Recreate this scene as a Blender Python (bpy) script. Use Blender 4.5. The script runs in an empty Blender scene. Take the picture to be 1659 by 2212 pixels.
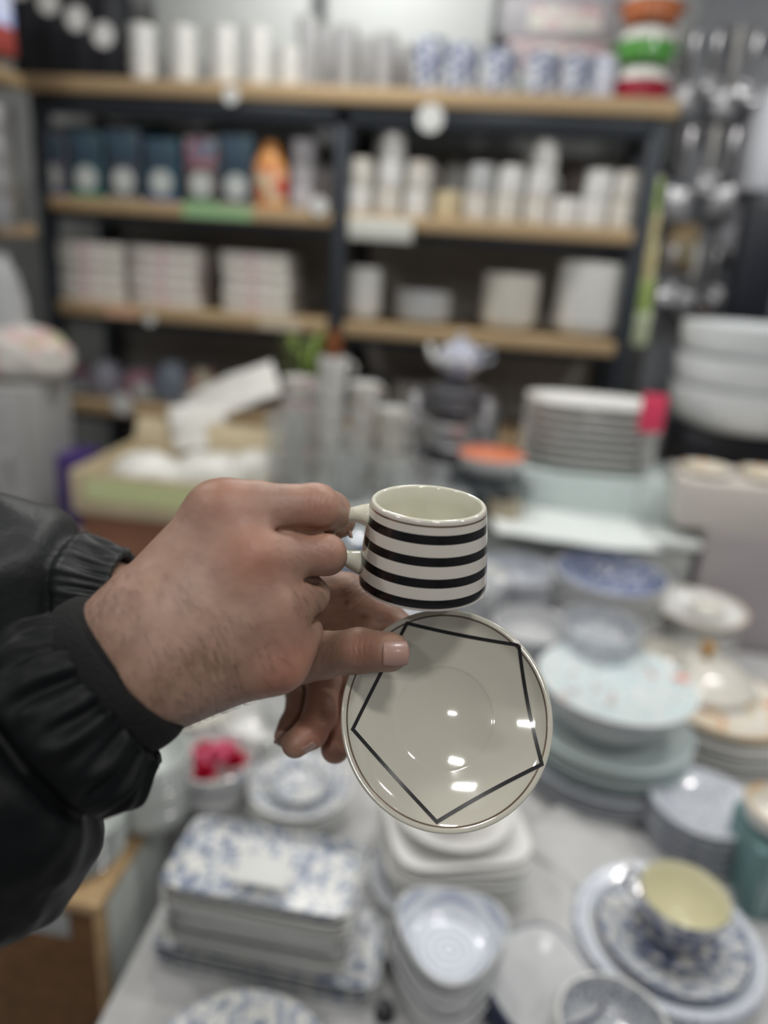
import bpy, bmesh, math, random
import numpy as np
from mathutils import Vector, Matrix, noise as mnoise
random.seed(7)
SC = bpy.context.scene
COL = SC.collection
PI = math.pi

# ------------------------------------------------------------------ camera
FPX = 26/36*2212
_p, _y, _r = [math.radians(a) for a in (19, 7, 3.73)]
CAM = np.array([0, 0, 1.65])
fw = np.array([-math.sin(_y)*math.cos(_p), math.cos(_y)*math.cos(_p), -math.sin(_p)])
r0 = np.array([math.cos(_y), math.sin(_y), 0]); u0 = np.cross(r0, fw)
RT = math.cos(_r)*r0 + math.sin(_r)*u0
UP = math.cos(_r)*u0 - math.sin(_r)*r0
cd = bpy.data.cameras.new('camera'); cam = bpy.data.objects.new('camera', cd); COL.objects.link(cam)
cam.matrix_world = Matrix(((RT[0], UP[0], -fw[0], CAM[0]), (RT[1], UP[1], -fw[1], CAM[1]), (RT[2], UP[2], -fw[2], CAM[2]), (0, 0, 0, 1)))
cd.sensor_fit = 'VERTICAL'; cd.sensor_height = 36; cd.sensor_width = 27; cd.lens = 26
cd.clip_start = 0.02; cd.clip_end = 60
cd.dof.use_dof = True; cd.dof.focus_distance = 0.40; cd.dof.aperture_fstop = 2.3
SC.camera = cam
def ray(a, b): return fw + (a-829.5)/FPX*RT - (b-1106)/FPX*UP
def V(a, b, d): return CAM + d*ray(a, b)                 # a point seen at a pixel, d metres deep
def PY(a, b, Y): q = ray(a, b); return CAM + q*(Y/q[1])
def PZ(a, b, z): q = ray(a, b); return CAM + q*((z-CAM[2])/q[2])
def depth(p): return float((np.array(p)-CAM) @ fw)

# ------------------------------------------------------------------ world, exposure, lights
w = bpy.data.worlds.new('world'); SC.world = w; w.use_nodes = True
w.node_tree.nodes['Background'].inputs[0].default_value = (.90, .95, 1, 1)
w.node_tree.nodes['Background'].inputs[1].default_value = 0.32
SC.view_settings.view_transform = 'Standard'; SC.view_settings.look = 'None'
SC.view_settings.gamma = 1; SC.view_settings.use_curve_mapping = False
SC.view_settings.exposure = -0.1
CEIL = 3.0
LIGHTS = [(-1.35, 1.25), (0.25, 1.35), (1.35, 1.9), (-0.5, 2.35), (-1.4, -0.2), (0.35, -0.25), (1.5, .4), (-.6, -1.6), (.9, -1.7)]
LIGHT_W = 10

# ------------------------------------------------------------------ materials
MATS = {}
def mat(name, col, rough=.5, metal=0, coat=0, bump=0, bscale=60, var=0, trans=0, sss=0, emit=0, ior=1.45, spec=None):
    if name in MATS: return MATS[name]
    m = bpy.data.materials.new(name); m.use_nodes = True; nt = m.node_tree; b = nt.nodes['Principled BSDF']
    b.inputs['Base Color'].default_value = (*col, 1); b.inputs['Roughness'].default_value = rough
    b.inputs['Metallic'].default_value = metal; b.inputs['Coat Weight'].default_value = coat
    b.inputs['Coat Roughness'].default_value = .05; b.inputs['IOR'].default_value = ior
    b.inputs['Transmission Weight'].default_value = trans
    if spec is not None: b.inputs['Specular IOR Level'].default_value = spec
    if sss: b.inputs['Subsurface Weight'].default_value = sss; b.inputs['Subsurface Radius'].default_value = (.008, .003, .0015); b.inputs['Subsurface Scale'].default_value = 1
    if emit: b.inputs['Emission Color'].default_value = (*col, 1); b.inputs['Emission Strength'].default_value = emit
    if bump or var:
        tc = nt.nodes.new('ShaderNodeTexCoord'); n = nt.nodes.new('ShaderNodeTexNoise')
        n.inputs['Scale'].default_value = bscale; n.inputs['Detail'].default_value = 5
        nt.links.new(tc.outputs['Object'], n.inputs['Vector'])
        if bump:
            bp = nt.nodes.new('ShaderNodeBump'); bp.inputs['Strength'].default_value = bump; bp.inputs['Distance'].default_value = .002
            nt.links.new(n.outputs[0], bp.inputs['Height']); nt.links.new(bp.outputs[0], b.inputs['Normal'])
        if var:
            r = nt.nodes.new('ShaderNodeValToRGB'); r.color_ramp.elements[0].position = .3; r.color_ramp.elements[1].position = .7
            r.color_ramp.elements[0].color = (*[c*(1-var) for c in col], 1); r.color_ramp.elements[1].color = (*[min(1, c*(1+var)) for c in col], 1)
            nt.links.new(n.outputs[0], r.inputs[0]); nt.links.new(r.outputs[0], b.inputs['Base Color'])
    MATS[name] = m; return m
def pattern(name, cols, scale=60, kind='noise', rough=.25, cuts=None, coat=.5, detail=3, stretch=(1, 1, 1)):
    """printed decoration: hard patches of the listed colours"""
    if name in MATS: return MATS[name]
    m = bpy.data.materials.new(name); m.use_nodes = True; nt = m.node_tree; b = nt.nodes['Principled BSDF']
    tc = nt.nodes.new('ShaderNodeTexCoord'); mp = nt.nodes.new('ShaderNodeMapping'); mp.inputs['Scale'].default_value = stretch
    nt.links.new(tc.outputs['Object'], mp.inputs['Vector'])
    if kind == 'noise': n = nt.nodes.new('ShaderNodeTexNoise'); n.inputs['Detail'].default_value = detail
    elif kind == 'rings': n = nt.nodes.new('ShaderNodeTexWave'); n.wave_type = 'RINGS'; n.rings_direction = 'Z'; n.inputs['Distortion'].default_value = 1.2; n.inputs['Detail Scale'].default_value = 4
    else: n = nt.nodes.new('ShaderNodeTexVoronoi')
    n.inputs['Scale'].default_value = scale; nt.links.new(mp.outputs[0], n.inputs['Vector'])
    r = nt.nodes.new('ShaderNodeValToRGB'); r.color_ramp.interpolation = 'CONSTANT'
    k = len(cols); cuts = cuts or [0]+[.38+.24*(i/(k-1) if k > 2 else .5) for i in range(k-1)]
    for i, c in enumerate(cols):
        e = r.color_ramp.elements[i] if i < 2 else r.color_ramp.elements.new(cuts[i])
        e.position = cuts[i]; e.color = (*c, 1)
    nt.links.new(n.outputs[0], r.inputs[0]); nt.links.new(r.outputs[0], b.inputs['Base Color'])
    b.inputs['Roughness'].default_value = rough; b.inputs['Coat Weight'].default_value = coat; b.inputs['Coat Roughness'].default_value = .05
    MATS[name] = m; return m

porcelain = mat('white_porcelain', (.74, .74, .72), .15, coat=.4)
cream = mat('cream_glaze', (.70, .69, .58), .12, coat=.6)
greyw = mat('grey_white_glaze', (.5, .51, .52), .25)
stripe_black = mat('black_stripe', (.006, .006, .007), .16, coat=.25)
gold = mat('gold_line', (.30, .20, .13), .25, metal=.8)
BL, WH = (.085, .115, .21), (.68, .68, .65)
bluewhite = pattern('blue_white_print', [BL, (.33, .37, .46), WH], 95)
bluewhite_fine = pattern('fine_blue_print', [(.12, .15, .25), (.55, .58, .64), (.70, .72, .76)], 240, cuts=[0, .42, .5])
dotgrey = pattern('dotted_grey', [(.12, .13, .16), (.32, .34, .38), (.5, .52, .55)], 160)
ringspeck = pattern('ring_speckle', [(.45, .50, .60), (.66, .70, .76), (.72, .74, .78)], 26, 'rings', cuts=[0, .35, .6])
floral = pattern('teal_coral_floral', [(.75, .30, .25), (.45, .66, .68), (.72, .76, .77), (.55, .73, .74), (.78, .79, .79)], 34, cuts=[0, .36, .43, .54, .60])
orangeprint = pattern('orange_flower_print', [(.6, .12, .10), (.72, .48, .22), (.72, .66, .52), (.76, .74, .70)], 40, cuts=[0, .36, .42, .52])
darkprint = pattern('dark_red_print', [(.25, .01, .02), (.06, .04, .06), (.5, .4, .38)], 30)
pinkprint = pattern('pink_print', [(.58, .18, .28), (.66, .46, .48), (.70, .67, .63), (.58, .66, .50)], 26, cuts=[0, .36, .44, .64], rough=.6, coat=0)
multiprint = pattern('colour_print', [(.05, .06, .12), (.30, .12, .14), (.10, .17, .25), (.45, .45, .42)], 16, cuts=[0, .40, .50, .58], rough=.5, coat=0)
mugprint = pattern('pale_gold_print', [(.55, .38, .18), (.66, .63, .58), (.7, .69, .66)], 38, cuts=[0, .38, .5])
blueprint = pattern('blue_mug_print', [(.08, .10, .20), (.28, .32, .42), (.58, .60, .65)], 40, cuts=[0, .45, .53])
boxprint = pattern('dark_teal_print', [(.03, .04, .06), (.035, .07, .11), (.06, .10, .12), (.20, .23, .25)], 14, cuts=[0, .44, .54, .64], rough=.4, coat=0)
wood = mat('particle_board', (.42, .30, .17), .6, bump=.1, bscale=120, var=.18)
steel = mat('dark_steel', (.030, .036, .046), .35, metal=.3)
chrome = mat('chrome', (.66, .66, .68), .32, metal=1)
brushed = mat('brushed_metal', (.60, .60, .62), .34, metal=1, bump=.1, bscale=200)
card = mat('cardboard', (.58, .49, .33), .8, var=.1, bscale=20)
white_card = mat('white_card', (.74, .77, .77), .55)
grey_card = mat('grey_card', (.40, .39, .42), .6, var=.1, bscale=8)
lime = mat('lime_label', (.66, .72, .38), .5)
black_card = mat('black_card', (.012, .013, .018), .4)
plastic_clear = mat('clear_plastic', (.88, .9, .9), .10, trans=.85, ior=1.3)
glassy = mat('green_glass', (.72, .76, .74), .10, trans=.3, ior=1.4)
cloth_white = mat('white_table_paper', (.50, .50, .50), .7, bump=.5, bscale=25, var=.06)
brown_wood = mat('brown_wood', (.17, .085, .03), .5, bump=.1, bscale=60, var=.3)
light_wood = mat('light_wood_edge', (.50, .34, .18), .55, var=.15)
def flat(name, c, rough=.5, **k): return mat(name, c, rough, **k)

# ------------------------------------------------------------------ mesh helpers
def link(name, me, parent=None, loc=None):
    o = bpy.data.objects.new(name, me); COL.objects.link(o)
    if parent is not None: o.parent = parent
    if loc is not None: o.location = [float(c) for c in loc]
    return o
def mobj(name, vs, fs, mats, parent=None, loc=None, smooth=True, mi=None):
    me = bpy.data.meshes.new(name)
    me.from_pydata([tuple(map(float, v)) for v in vs], [], [tuple(map(int, f)) for f in fs])
    for m in (mats if isinstance(mats, (list, tuple)) else [mats]): me.materials.append(m)
    if mi is not None: me.polygons.foreach_set('material_index', mi)
    if smooth: me.polygons.foreach_set('use_smooth', [True]*len(me.polygons))
    me.update(); return link(name, me, parent, loc)
def tag(o, label=None, cat=None, group=None, kind=None):
    if label: o['label'] = label
    if cat: o['category'] = cat
    if group: o['group'] = group
    if kind: o['kind'] = kind
    return o
def empty(name, loc, rz=0):
    o = bpy.data.objects.new(name, None); COL.objects.link(o); o.location = [float(c) for c in loc]; o.rotation_euler = (0, 0, rz); o.empty_display_size = .05
    return o
def kids(o): return [c for c in bpy.data.objects if c.parent == o]
def copy_tree(o, parent=None):
    c = o.copy(); COL.objects.link(c)
    if parent is not None: c.parent = parent
    for ch in kids(o): copy_tree(ch, c)
    return c
def lathe(name, prof, mats, parent=None, loc=None, segs=48, shape=None, smooth=True, sharp=35):
    """prof: (r, z[, material index of the band that follows]); shape(theta) scales r"""
    vs, fs, mi, rows = [], [], [], []
    for q in prof:
        r, z = q[0], q[1]
        if r < 1e-7: rows.append([len(vs)]); vs.append((0, 0, z))
        else:
            row = []
            for i in range(segs):
                t = 2*PI*i/segs; s = shape(t) if shape else 1
                row.append(len(vs)); vs.append((r*s*math.cos(t), r*s*math.sin(t), z))
            rows.append(row)
    for k in range(len(rows)-1):
        A, B = rows[k], rows[k+1]; m = prof[k][2] if len(prof[k]) > 2 else 0
        for i in range(segs):
            j = (i+1) % segs
            if len(A) == 1 and len(B) == 1: continue
            if len(A) == 1: fs.append((A[0], B[j], B[i]))
            elif len(B) == 1: fs.append((A[i], A[j], B[0]))
            else: fs.append((A[i], A[j], B[j], B[i]))
            mi.append(m)
    o = mobj(name, vs, fs, mats, parent, loc, smooth, mi)
    if smooth: o.data.set_sharp_from_angle(angle=math.radians(sharp))
    return o
def rbox(name, sx, sy, sz, m, parent=None, loc=(0, 0, 0), bev=.003, rz=0, segs=2):
    bm = bmesh.new(); bmesh.ops.create_cube(bm, size=1)
    for v in bm.verts: v.co = Vector((v.co.x*sx, v.co.y*sy, (v.co.z+.5)*sz))
    if bev: bmesh.ops.bevel(bm, geom=bm.edges[:], offset=min(bev, .45*min(sx, sy, sz)), segments=segs, affect='EDGES', profile=.5)
    me = bpy.data.meshes.new(name); bm.to_mesh(me); bm.free(); me.materials.append(m)
    for p in me.polygons: p.use_smooth = True
    me.set_sharp_from_angle(angle=math.radians(40))
    o = link(name, me, parent, loc); o.rotation_euler.z = rz; return o
def tube(name, pts, rad, m, parent=None, n=10, closed=False, flat_=1.0):
    P = [Vector(p) for p in pts]; N = len(P); rad = rad if hasattr(rad, '__len__') else [rad]*N
    T = [(P[(i+1) % N if closed else min(i+1, N-1)]-P[i-1 if (closed or i > 0) else 0]).normalized() for i in range(N)]
    up = Vector((0, 0, 1)) if abs(T[0].z) < .9 else Vector((1, 0, 0)); vs, fs = [], []
    a = (up - T[0]*up.dot(T[0])).normalized()
    for i in range(N):
        a = (a - T[i]*a.dot(T[i])).normalized(); b = T[i].cross(a)
        for k in range(n):
            t = 2*PI*k/n; vs.append(P[i]+(a*math.cos(t)+b*math.sin(t)*flat_)*rad[i])
    for i in range(N if closed else N-1):
        for k in range(n):
            k2 = (k+1) % n; i2 = (i+1) % N; fs.append((i*n+k, i*n+k2, i2*n+k2, i2*n+k))
    if not closed: fs.append(tuple(range(n-1, -1, -1))); fs.append(tuple((N-1)*n+k for k in range(n)))
    return mobj(name, vs, fs, m, parent)
def disc(name, r, t, m, parent=None, loc=(0, 0, 0), segs=24):   # a thin round tag facing -Y
    o = lathe(name, [(0, 0), (r, 0), (r, t), (0, t)], m, parent, loc, segs); o.rotation_euler.x = PI/2; return o
def cat_rom(pts, n):
    P = [np.array(p, float) for p in pts]; P = [2*P[0]-P[1]]+P+[2*P[-1]-P[-2]]; out = []
    for i in range(1, len(P)-2):
        for k in range(n):
            t = k/n; a, b, c, d = P[i-1], P[i], P[i+1], P[i+2]
            out.append(.5*((2*b)+(c-a)*t+(2*a-5*b+4*c-d)*t*t+(3*b-a-3*c+d)*t**3))
    out.append(P[-2]); return out
ORD = ['topmost', 'second', 'third', 'fourth', 'fifth', 'sixth', 'seventh', 'eighth', 'ninth', 'tenth', 'eleventh', 'twelfth', 'thirteenth', 'fourteenth']
def superell(n, a=1, b=1):
    return lambda t: (abs(math.cos(t)/a)**n+abs(math.sin(t)/b)**n)**(-1/n)

# ------------------------------------------------------------------ the room
def struct(o): o['kind'] = 'structure'; return o
wallm = mat('wall_paint', (.5, .52, .52), .7, var=.03, bscale=3)
struct(rbox('floor', 6.6, 7.4, .1, mat('grey_tiles', (.34, .33, .34), .35, var=.1, bscale=4), loc=(-.2, .2, -.1), bev=0))
struct(rbox('ceiling', 6.6, 7.4, .1, mat('ceiling_white', (.75, .76, .76), .8), loc=(-.2, .2, CEIL), bev=0))
struct(rbox('wall_back', 6.6, .1, CEIL, wallm, loc=(-.2, 3.4, 0), bev=0))
struct(rbox('wall_front', 6.6, .1, CEIL, mat('wall_far', (.30, .30, .31), .7), loc=(-.2, -3.5, 0), bev=0))
struct(rbox('wall_left', .1, 7, CEIL, wallm, loc=(-3.0, 0, 0), bev=0))
struct(rbox('wall_right', .1, 7, CEIL, mat('wall_grey', (.25, .26, .28), .7), loc=(2.2, 0, 0), bev=0))
for i, (lx, ly) in enumerate(LIGHTS):
    t = empty('ceiling_light', (lx, ly, CEIL-.05))
    tag(t, 'white rectangular ceiling panel lamp lighting the shop', 'light', 'ceiling lamps')
    rbox('housing', .42, .20, .045, mat('lamp_white', (.8, .8, .8), .4), t, (0, 0, .003))
    rbox('diffuser', .28, .12, .006, mat('diffuser', (1, .98, .94), .5, emit=2), t, (0, 0, -.004), bev=.001)
    ld = bpy.data.lights.new('lamp_light', 'AREA'); ld.shape = 'RECTANGLE'; ld.size = .26; ld.size_y = .10; ld.energy = LIGHT_W*(1.5 if ly > 1.8 else 1.0); ld.color = (1, .985, .95)
    lo = bpy.data.objects.new('lamp_light', ld); COL.objects.link(lo); lo.parent = t; lo.location = (0, 0, -.01)

# ------------------------------------------------------------------ kinds of crockery
def p_plate(R, h=.02, t=.004, foot=.55, well=.62):
    return [(0, .002), (foot*R-.004, .002), (foot*R-.003, 0), (foot*R, 0), (foot*R+.002, .003), (well*R+.006, .004), (R-.002, h-t), (R, h-t/2), (R-.001, h), (R-.004, h), (well*R, t+.002), (well*R-.008, t), (0, t)]
def plate_obj(name, R, h=.02, m=None, rim=None, loc=None, segs=48, shape=None, t=.004, well=.62):
    pr = p_plate(R, h, t, well=well)
    ms = [m, rim or m]
    q = [(*a, 1 if i in (6, 7, 8) else 0) for i, a in enumerate(pr)]
    return lathe(name, q, ms, None, loc, segs, shape)
def bowl_obj(name, R, H, m, inner=None, loc=None, segs=48, shape=None, foot=.5, belly=.75, t=.004, parent=None, rim=None):
    o = [(0, .003), (foot*R-.004, .003), (foot*R-.002, 0), (foot*R, 0), (foot*R, .004)]
    o += [(R*(foot+(1-foot)*math.sin(a*PI/2)**belly), .004+(H-.004)*(1-math.cos(a*PI/2)*1.0)) for a in (.15, .3, .45, .6, .75, .9)]
    o += [(R, H-.001), (R-t/2, H)]; k = len(o)-1
    o += [(R-t, H-.001)]
    o += [((R-t)*(foot+(1-foot)*math.sin(a*PI/2)**belly)-.001, .007+(H-.007)*(1-math.cos(a*PI/2))) for a in (.9, .7, .5, .3, .12)]
    o += [(foot*R*.8, .007), (0, .007)]
    q = [(*a, 2 if k-1 <= i <= k else (1 if i > k else 0)) for i, a in enumerate(o)]
    return lathe(name, q, [m, inner or m, rim or m], parent, loc, segs, shape)
def mug_obj(name, R, H, m, inner=None, loc=(0, 0, 0), rz=0, taper=1.0, segs=32, handle=True):
    t = empty(name, loc, rz); R0 = R*taper
    q = [(0, .004, 0), (R0-.006, .004, 0), (R0-.004, 0, 0), (R0-.001, 0, 0), (R0, .004, 0), (R*.5+R0*.5, H*.5, 0), (R, H-.001, 0), (R-.0015, H, 1), (R-.003, H-.001, 1), (R0-.004, .008, 1), (0, .007, 1)]
    lathe('body', q, [m, inner or m], t, None, segs)
    if handle:
        pts = [(R*1+.0 + .30*H*math.sin(a)-.002, 0, H*.5+.30*H*math.cos(a)) for a in np.linspace(.25, PI-.25, 9)]
        tube('handle', pts, .0045, m, t, 8)
    return t
def stack(proto, n, dz, base, label, cat, group, jit=.002, rz=0, jr=.25, unique=True, tilt=None):
    """n copies one above the other; the label of each says how far from the top it lies"""
    out = []
    for i in range(n):
        o = proto if i == 0 else copy_tree(proto)
        o.location = (float(base[0])+random.uniform(-jit, jit), float(base[1])+random.uniform(-jit, jit), float(base[2])+i*dz)
        o.rotation_euler = (0, 0, rz+random.uniform(-jr, jr)); k = n-1-i
        if n == 1: l = label
        elif k == 0: l = label.replace('@', 'topmost')
        elif i == 0: l = label.replace('@', 'bottom')
        else: l = label.replace('@', ORD[k]+' from top')
        tag(o, l, cat, group); out.append(o)
    return out

# ------------------------------------------------------------------ shelving unit
SY, SX0, SX1, SP = 2.65, -1.64, 0.475, -.545
LEV = [2.160, 1.785, 1.425, 1.055, .62]
sh = empty('shelving_unit', (0, 0, 0)); tag(sh, 'long metal shelving unit with tan wooden boards filled with crockery', 'shelf')
PW = .05
for x in (SX0+.02, SP, SX1-.02):
    for y in (SY+.03, SY+.45):
        rbox('upright_post', PW, PW, 2.10, steel, sh, (x, y, 0), .004)
rbox('shelf_board', SX1-SX0+.06, .50, .05, wood, sh, ((SX0+SX1)/2, SY+.24, LEV[0]-.05), .004)
rbox('steel_beam', SX1-SX0-.06, .03, .06, steel, sh, ((SX0+SX1)/2, SY+.02, LEV[0]-.112), .003)
for z in LEV[1:]:
    for a, b in ((SX0+.045, SP-.03), (SP+.03, SX1-.045)):
        rbox('shelf_board', b-a, .47, .048, wood, sh, ((a+b)/2, SY+.23, z-.048), .004)
        rbox('steel_beam', b-a, .03, .028, steel, sh, ((a+b)/2, SY+.03, z-.077), .003)
rbox('back_panel', SX1-SX0, .012, 1.95, mat('panel_grey', (.42, .405, .39), .6, var=.06, bscale=12), sh, ((SX0+SX1)/2, SY+.49, .1), 0)
def sx(px, py, Y=SY+.12): return float(PY(px, py, Y)[0])
def pw(px, py, Y, npx): return npx*depth(PY(px, py, Y))/FPX

# --- top board
zt = LEV[0]
for k, (px, wpx_) in enumerate(((78, 58), (135, 57), (191, 56), (246, 54))):
    Y = SY+.10; x = sx(px, 90, Y)
    t = empty('gift_box', (x, Y, zt)); bx = pw(px, 90, Y, wpx_)
    rbox('carton', bx, .14, .34-.02*k, black_card, t)
    disc('round_label', .038, .003, porcelain, t, (0, -.0705, .265-.045*k+.0))
    tag(t, 'black upright carton with white round label on top board, '+['far left end', 'second from left end', 'third from left end', 'beside the white cups'][k], 'box', 'black cartons')
for k, (px, n) in enumerate(((310, 3), (395, 3), (482, 3), (555, 3), (622, 2))):
    Y = SY+.06; x = sx(px, 150, Y); R = .046
    c = mug_obj('espresso_cup', R, .062, porcelain, loc=(x, Y, zt), rz=PI/2, taper=.8, handle=False)
    stack(c, n, .052, (x, Y, zt), 'white cup, @ of its stack, top board, '+['stack beside the black cartons', 'second stack after black cartons', 'middle of five white stacks', 'fourth white stack from left', 'short stack before glass tumblers'][k], 'cup', 'white cups stacked on top board', jr=.1)
for k, px in enumerate((665, 705, 745, 790, 830, 868)):
    Y = SY+(.07 if k % 2 == 0 else .16); x = sx(px, 140, Y); H = .205-.010*k
    c = lathe('tumbler', [(0, .004), (.024, .004), (.026, 0), (.028, .002), (.034, H*.5), (.037, H), (.035, H), (.031, H*.5), (.024, .010), (0, .010)], mat('smoky_glass', (.50, .50, .51), .12, trans=.3, ior=1.3), None, (x, Y, zt), 24)
    tag(c, 'tall grey glass tumbler on top board, '+['next to the white cups', 'second from the white cups', 'third from the white cups', 'third from the blue mugs', 'second from the blue mugs', 'next to the blue mugs'][k], 'glass', 'grey tumblers on top board')
for k, (px, H) in enumerate(((925, .155), (997, .14), (1080, .13), (1170, .125), (1245, .12), (1300, .12))):
    Y = SY+.07; x = sx(px, 185, Y)
    c = mug_obj('mug', .052 if k < 5 else .04, H, blueprint if k != 5 else pattern('pale_blue_print', [(.2, .25, .5), (.6, .62, .7)], 30, cuts=[0, .42]), porcelain, (x, Y, zt), -.2+.1*k)
    tag(c, 'blue and white patterned mug on top board, '+['beside glass tumblers', 'second from the tumblers', 'third from the tumblers', 'third from coloured pots', 'second from coloured pots', 'paler, nearest coloured pots'][k], 'mug', 'blue mugs on top board')
for k, (a, b, h) in enumerate(((335, 665, .50), (705, 1060, .46))):
    Y = SY+.34; x0, x1 = sx(a, 80, Y-.1), sx(b, 80, Y-.1)
    t = rbox('carton', x1-x0, .2, h, mat('pale_carton_card', (.50, .525, .52), .6), None, ((x0+x1)/2, Y, zt), .004)
    tag(t, 'large plain white carton behind '+('the white cups' if k == 0 else 'tumblers and blue mugs')+' on top board', 'box')
Y = SY+.30
for k, (z0, h, m, a, b) in enumerate(((0, .10, mat('sage', (.34, .38, .35), .6), 1095, 1330), (.10, .10, mat('dusty_pink', (.45, .36, .37), .6), 1100, 1325), (.20, .12, grey_card, 1080, 1330), (.32, .12, mat('lilac_white', (.66, .64, .74), .5), 1110, 1320))):
    x0, x1 = sx(a, 80, Y-.1), sx(b, 80, Y-.1)
    t = empty('carton', ((x0+x1)/2, Y, zt+z0)); rbox('carton_body', x1-x0, .2, h-.002, m, t)
    rbox('printed_panel', (x1-x0)*.62, .002, h*.6, [pinkprint, pinkprint, pinkprint, mat('pale_print', (.75, .72, .82), .5)][k], t, (.02, -.1008, h*.2), 0)
    tag(t, ['sage green flat carton at bottom of pile behind blue mugs', 'dusty pink flat carton, second from bottom behind blue mugs', 'grey printed carton, third from bottom behind blue mugs', 'pale lilac carton on top of pile behind blue mugs'][k], 'box', 'cartons behind the blue mugs')
for k, (c, nm) in enumerate((((.30, .008, .03), 'red'), ((.08, .30, .05), 'green'), ((.45, .13, .04), 'orange'), ((.04, .15, .28), 'blue'))):
    Y = SY+.10; x = sx(1388, 150, Y); H = .108; m = flat(nm+'_enamel', c, .2, coat=.6)
    t = empty('casserole_pot', (x, Y, zt+k*H)); R = .085
    lathe('body', [(0, 0), (R*.85, 0), (R, .015), (R, H*.55), (R-.004, H*.55), (R-.006, .01), (0, .01)], m, t)
    lathe('lid', [(0, H*.55), (R+.002, H*.55), (R, H*.62), (R*.8, H*.86), (.02, H*.98), (0, H*.98)], mat('highlight_lid', (.66, .66, .62), .25), t)  # pale upper half stands in for white highlights on the glossy enamel
    for s in (-1, 1): tube('handle', [(s*(R-.002), -.02, H*.42), (s*(R+.02), -.018, H*.44), (s*(R+.02), .018, H*.44), (s*(R-.002), .02, H*.42)], .005, m, t, 6)
    tag(t, nm+' enamel pot with highlight painted on lid in tower at right end of top board', 'pot', 'tower of coloured pots')

# --- second level, left bay: printed boxes
z2 = LEV[1]; Y = SY+.10
cols = [(.12, .11, .14), (.03, .08, .10), (.05, .06, .08), (.035, .09, .13), (.13, .10, .10), (.03, .055, .08)]
for k, px in enumerate((108, 186, 266, 348, 434, 510)):
    x = sx(px, 370, Y-.08); bw = pw(px, 370, Y, 72); H = .20+.012*(k % 3)
    t = empty('tableware_carton', (x, Y, z2)); rbox('carton_body', bw, .16, H, flat('dark_card_%s' % 'abcdef'[k], cols[k], .45), t)
    rbox('printed_panel', bw*.9, .002, H*.42, boxprint if k != 4 else multiprint, t, (0, -.0808, H*.55), 0)
    disc('plate_picture', .040, .002, mat('plate_picture_white', (.50, .53, .52), .5), t, (0, -.0808, .062))
    rbox('base_strip', bw*.96, .002, .014, flat('strip_%d' % (k % 3), [(.10, .14, .30), (.05, .28, .16), (.22, .24, .24)][k % 3], .5), t, (0, -.0808, .002), 0)
    tag(t, 'dark printed carton with white plate picture, second shelf, '+['at far left end', 'second from left end', 'third from left end', 'fourth from left, teal blue', 'fifth, brownish, before last dark one', 'last before the orange box'][k], 'box', 'plate cartons on second shelf')
for k, px in enumerate((150, 235, 315, 395, 470)):
    Y2 = SY+.31; x = sx(px, 300, Y2-.08); bw = pw(px, 300, Y2, 78); H = .26+.01*((k*7) % 3)
    t = rbox('tableware_carton', bw, .14, H, flat('back_card_%s' % 'abcde'[k], [(.22, .24, .28), (.12, .12, .15), (.05, .14, .18), (.10, .16, .16), (.16, .14, .15)][k], .5), None, (x, Y2, z2), .003)
    tag(t, ['pale slate carton', 'charcoal carton', 'deep teal carton', 'sea green grey carton', 'brownish grey carton'][k]+' standing in back row of second shelf', 'box', 'back row cartons')
Yo = SY+.07; x = sx(585, 370, Yo)
t = empty('orange_package', (x, Yo, z2)); ob = pw(585, 370, Yo, 78)
bm_ = [(0, 0), (.5*ob, 0), (.5*ob, .13), (.34*ob, .17), (.20*ob, .21), (0, .215)]
lathe('package_body', bm_, flat('orange_pack', (.55, .24, .07), .45), t, None, 24)
lathe('printed_band', [(.5*ob, .02), (.505*ob, .022), (.505*ob, .12), (.5*ob, .122)], pattern('red_cream_print', [(.5, .03, .04), (.62, .20, .10), (.65, .42, .25), (.6, .55, .38)], 22, cuts=[0, .42, .5, .58], coat=0, rough=.5), t, None, 24)
tag(t, 'orange and red rounded package on second shelf beside grey boxes', 'package')
for k, (px, n) in enumerate(((652, 3), (692, 2))):
    for i in range(n):
        Y2 = SY+.13+.08*k; x = sx(px, 370, Y2-.08); h = .075
        t = rbox('small_carton', pw(px, 370, Y2, 44), .15, h-.001, flat('pale_grey_card_%d' % k, [(.44, .43, .46), (.52, .50, .52)][k], .6), None, (x, Y2, z2+i*h), .003)
        tag(t, 'pale grey carton, '+['lowest', 'second up', 'third up'][i]+' in the pile '+['after the orange package', 'against the centre post'][k]+', second shelf', 'box', 'pale grey cartons')
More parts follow.
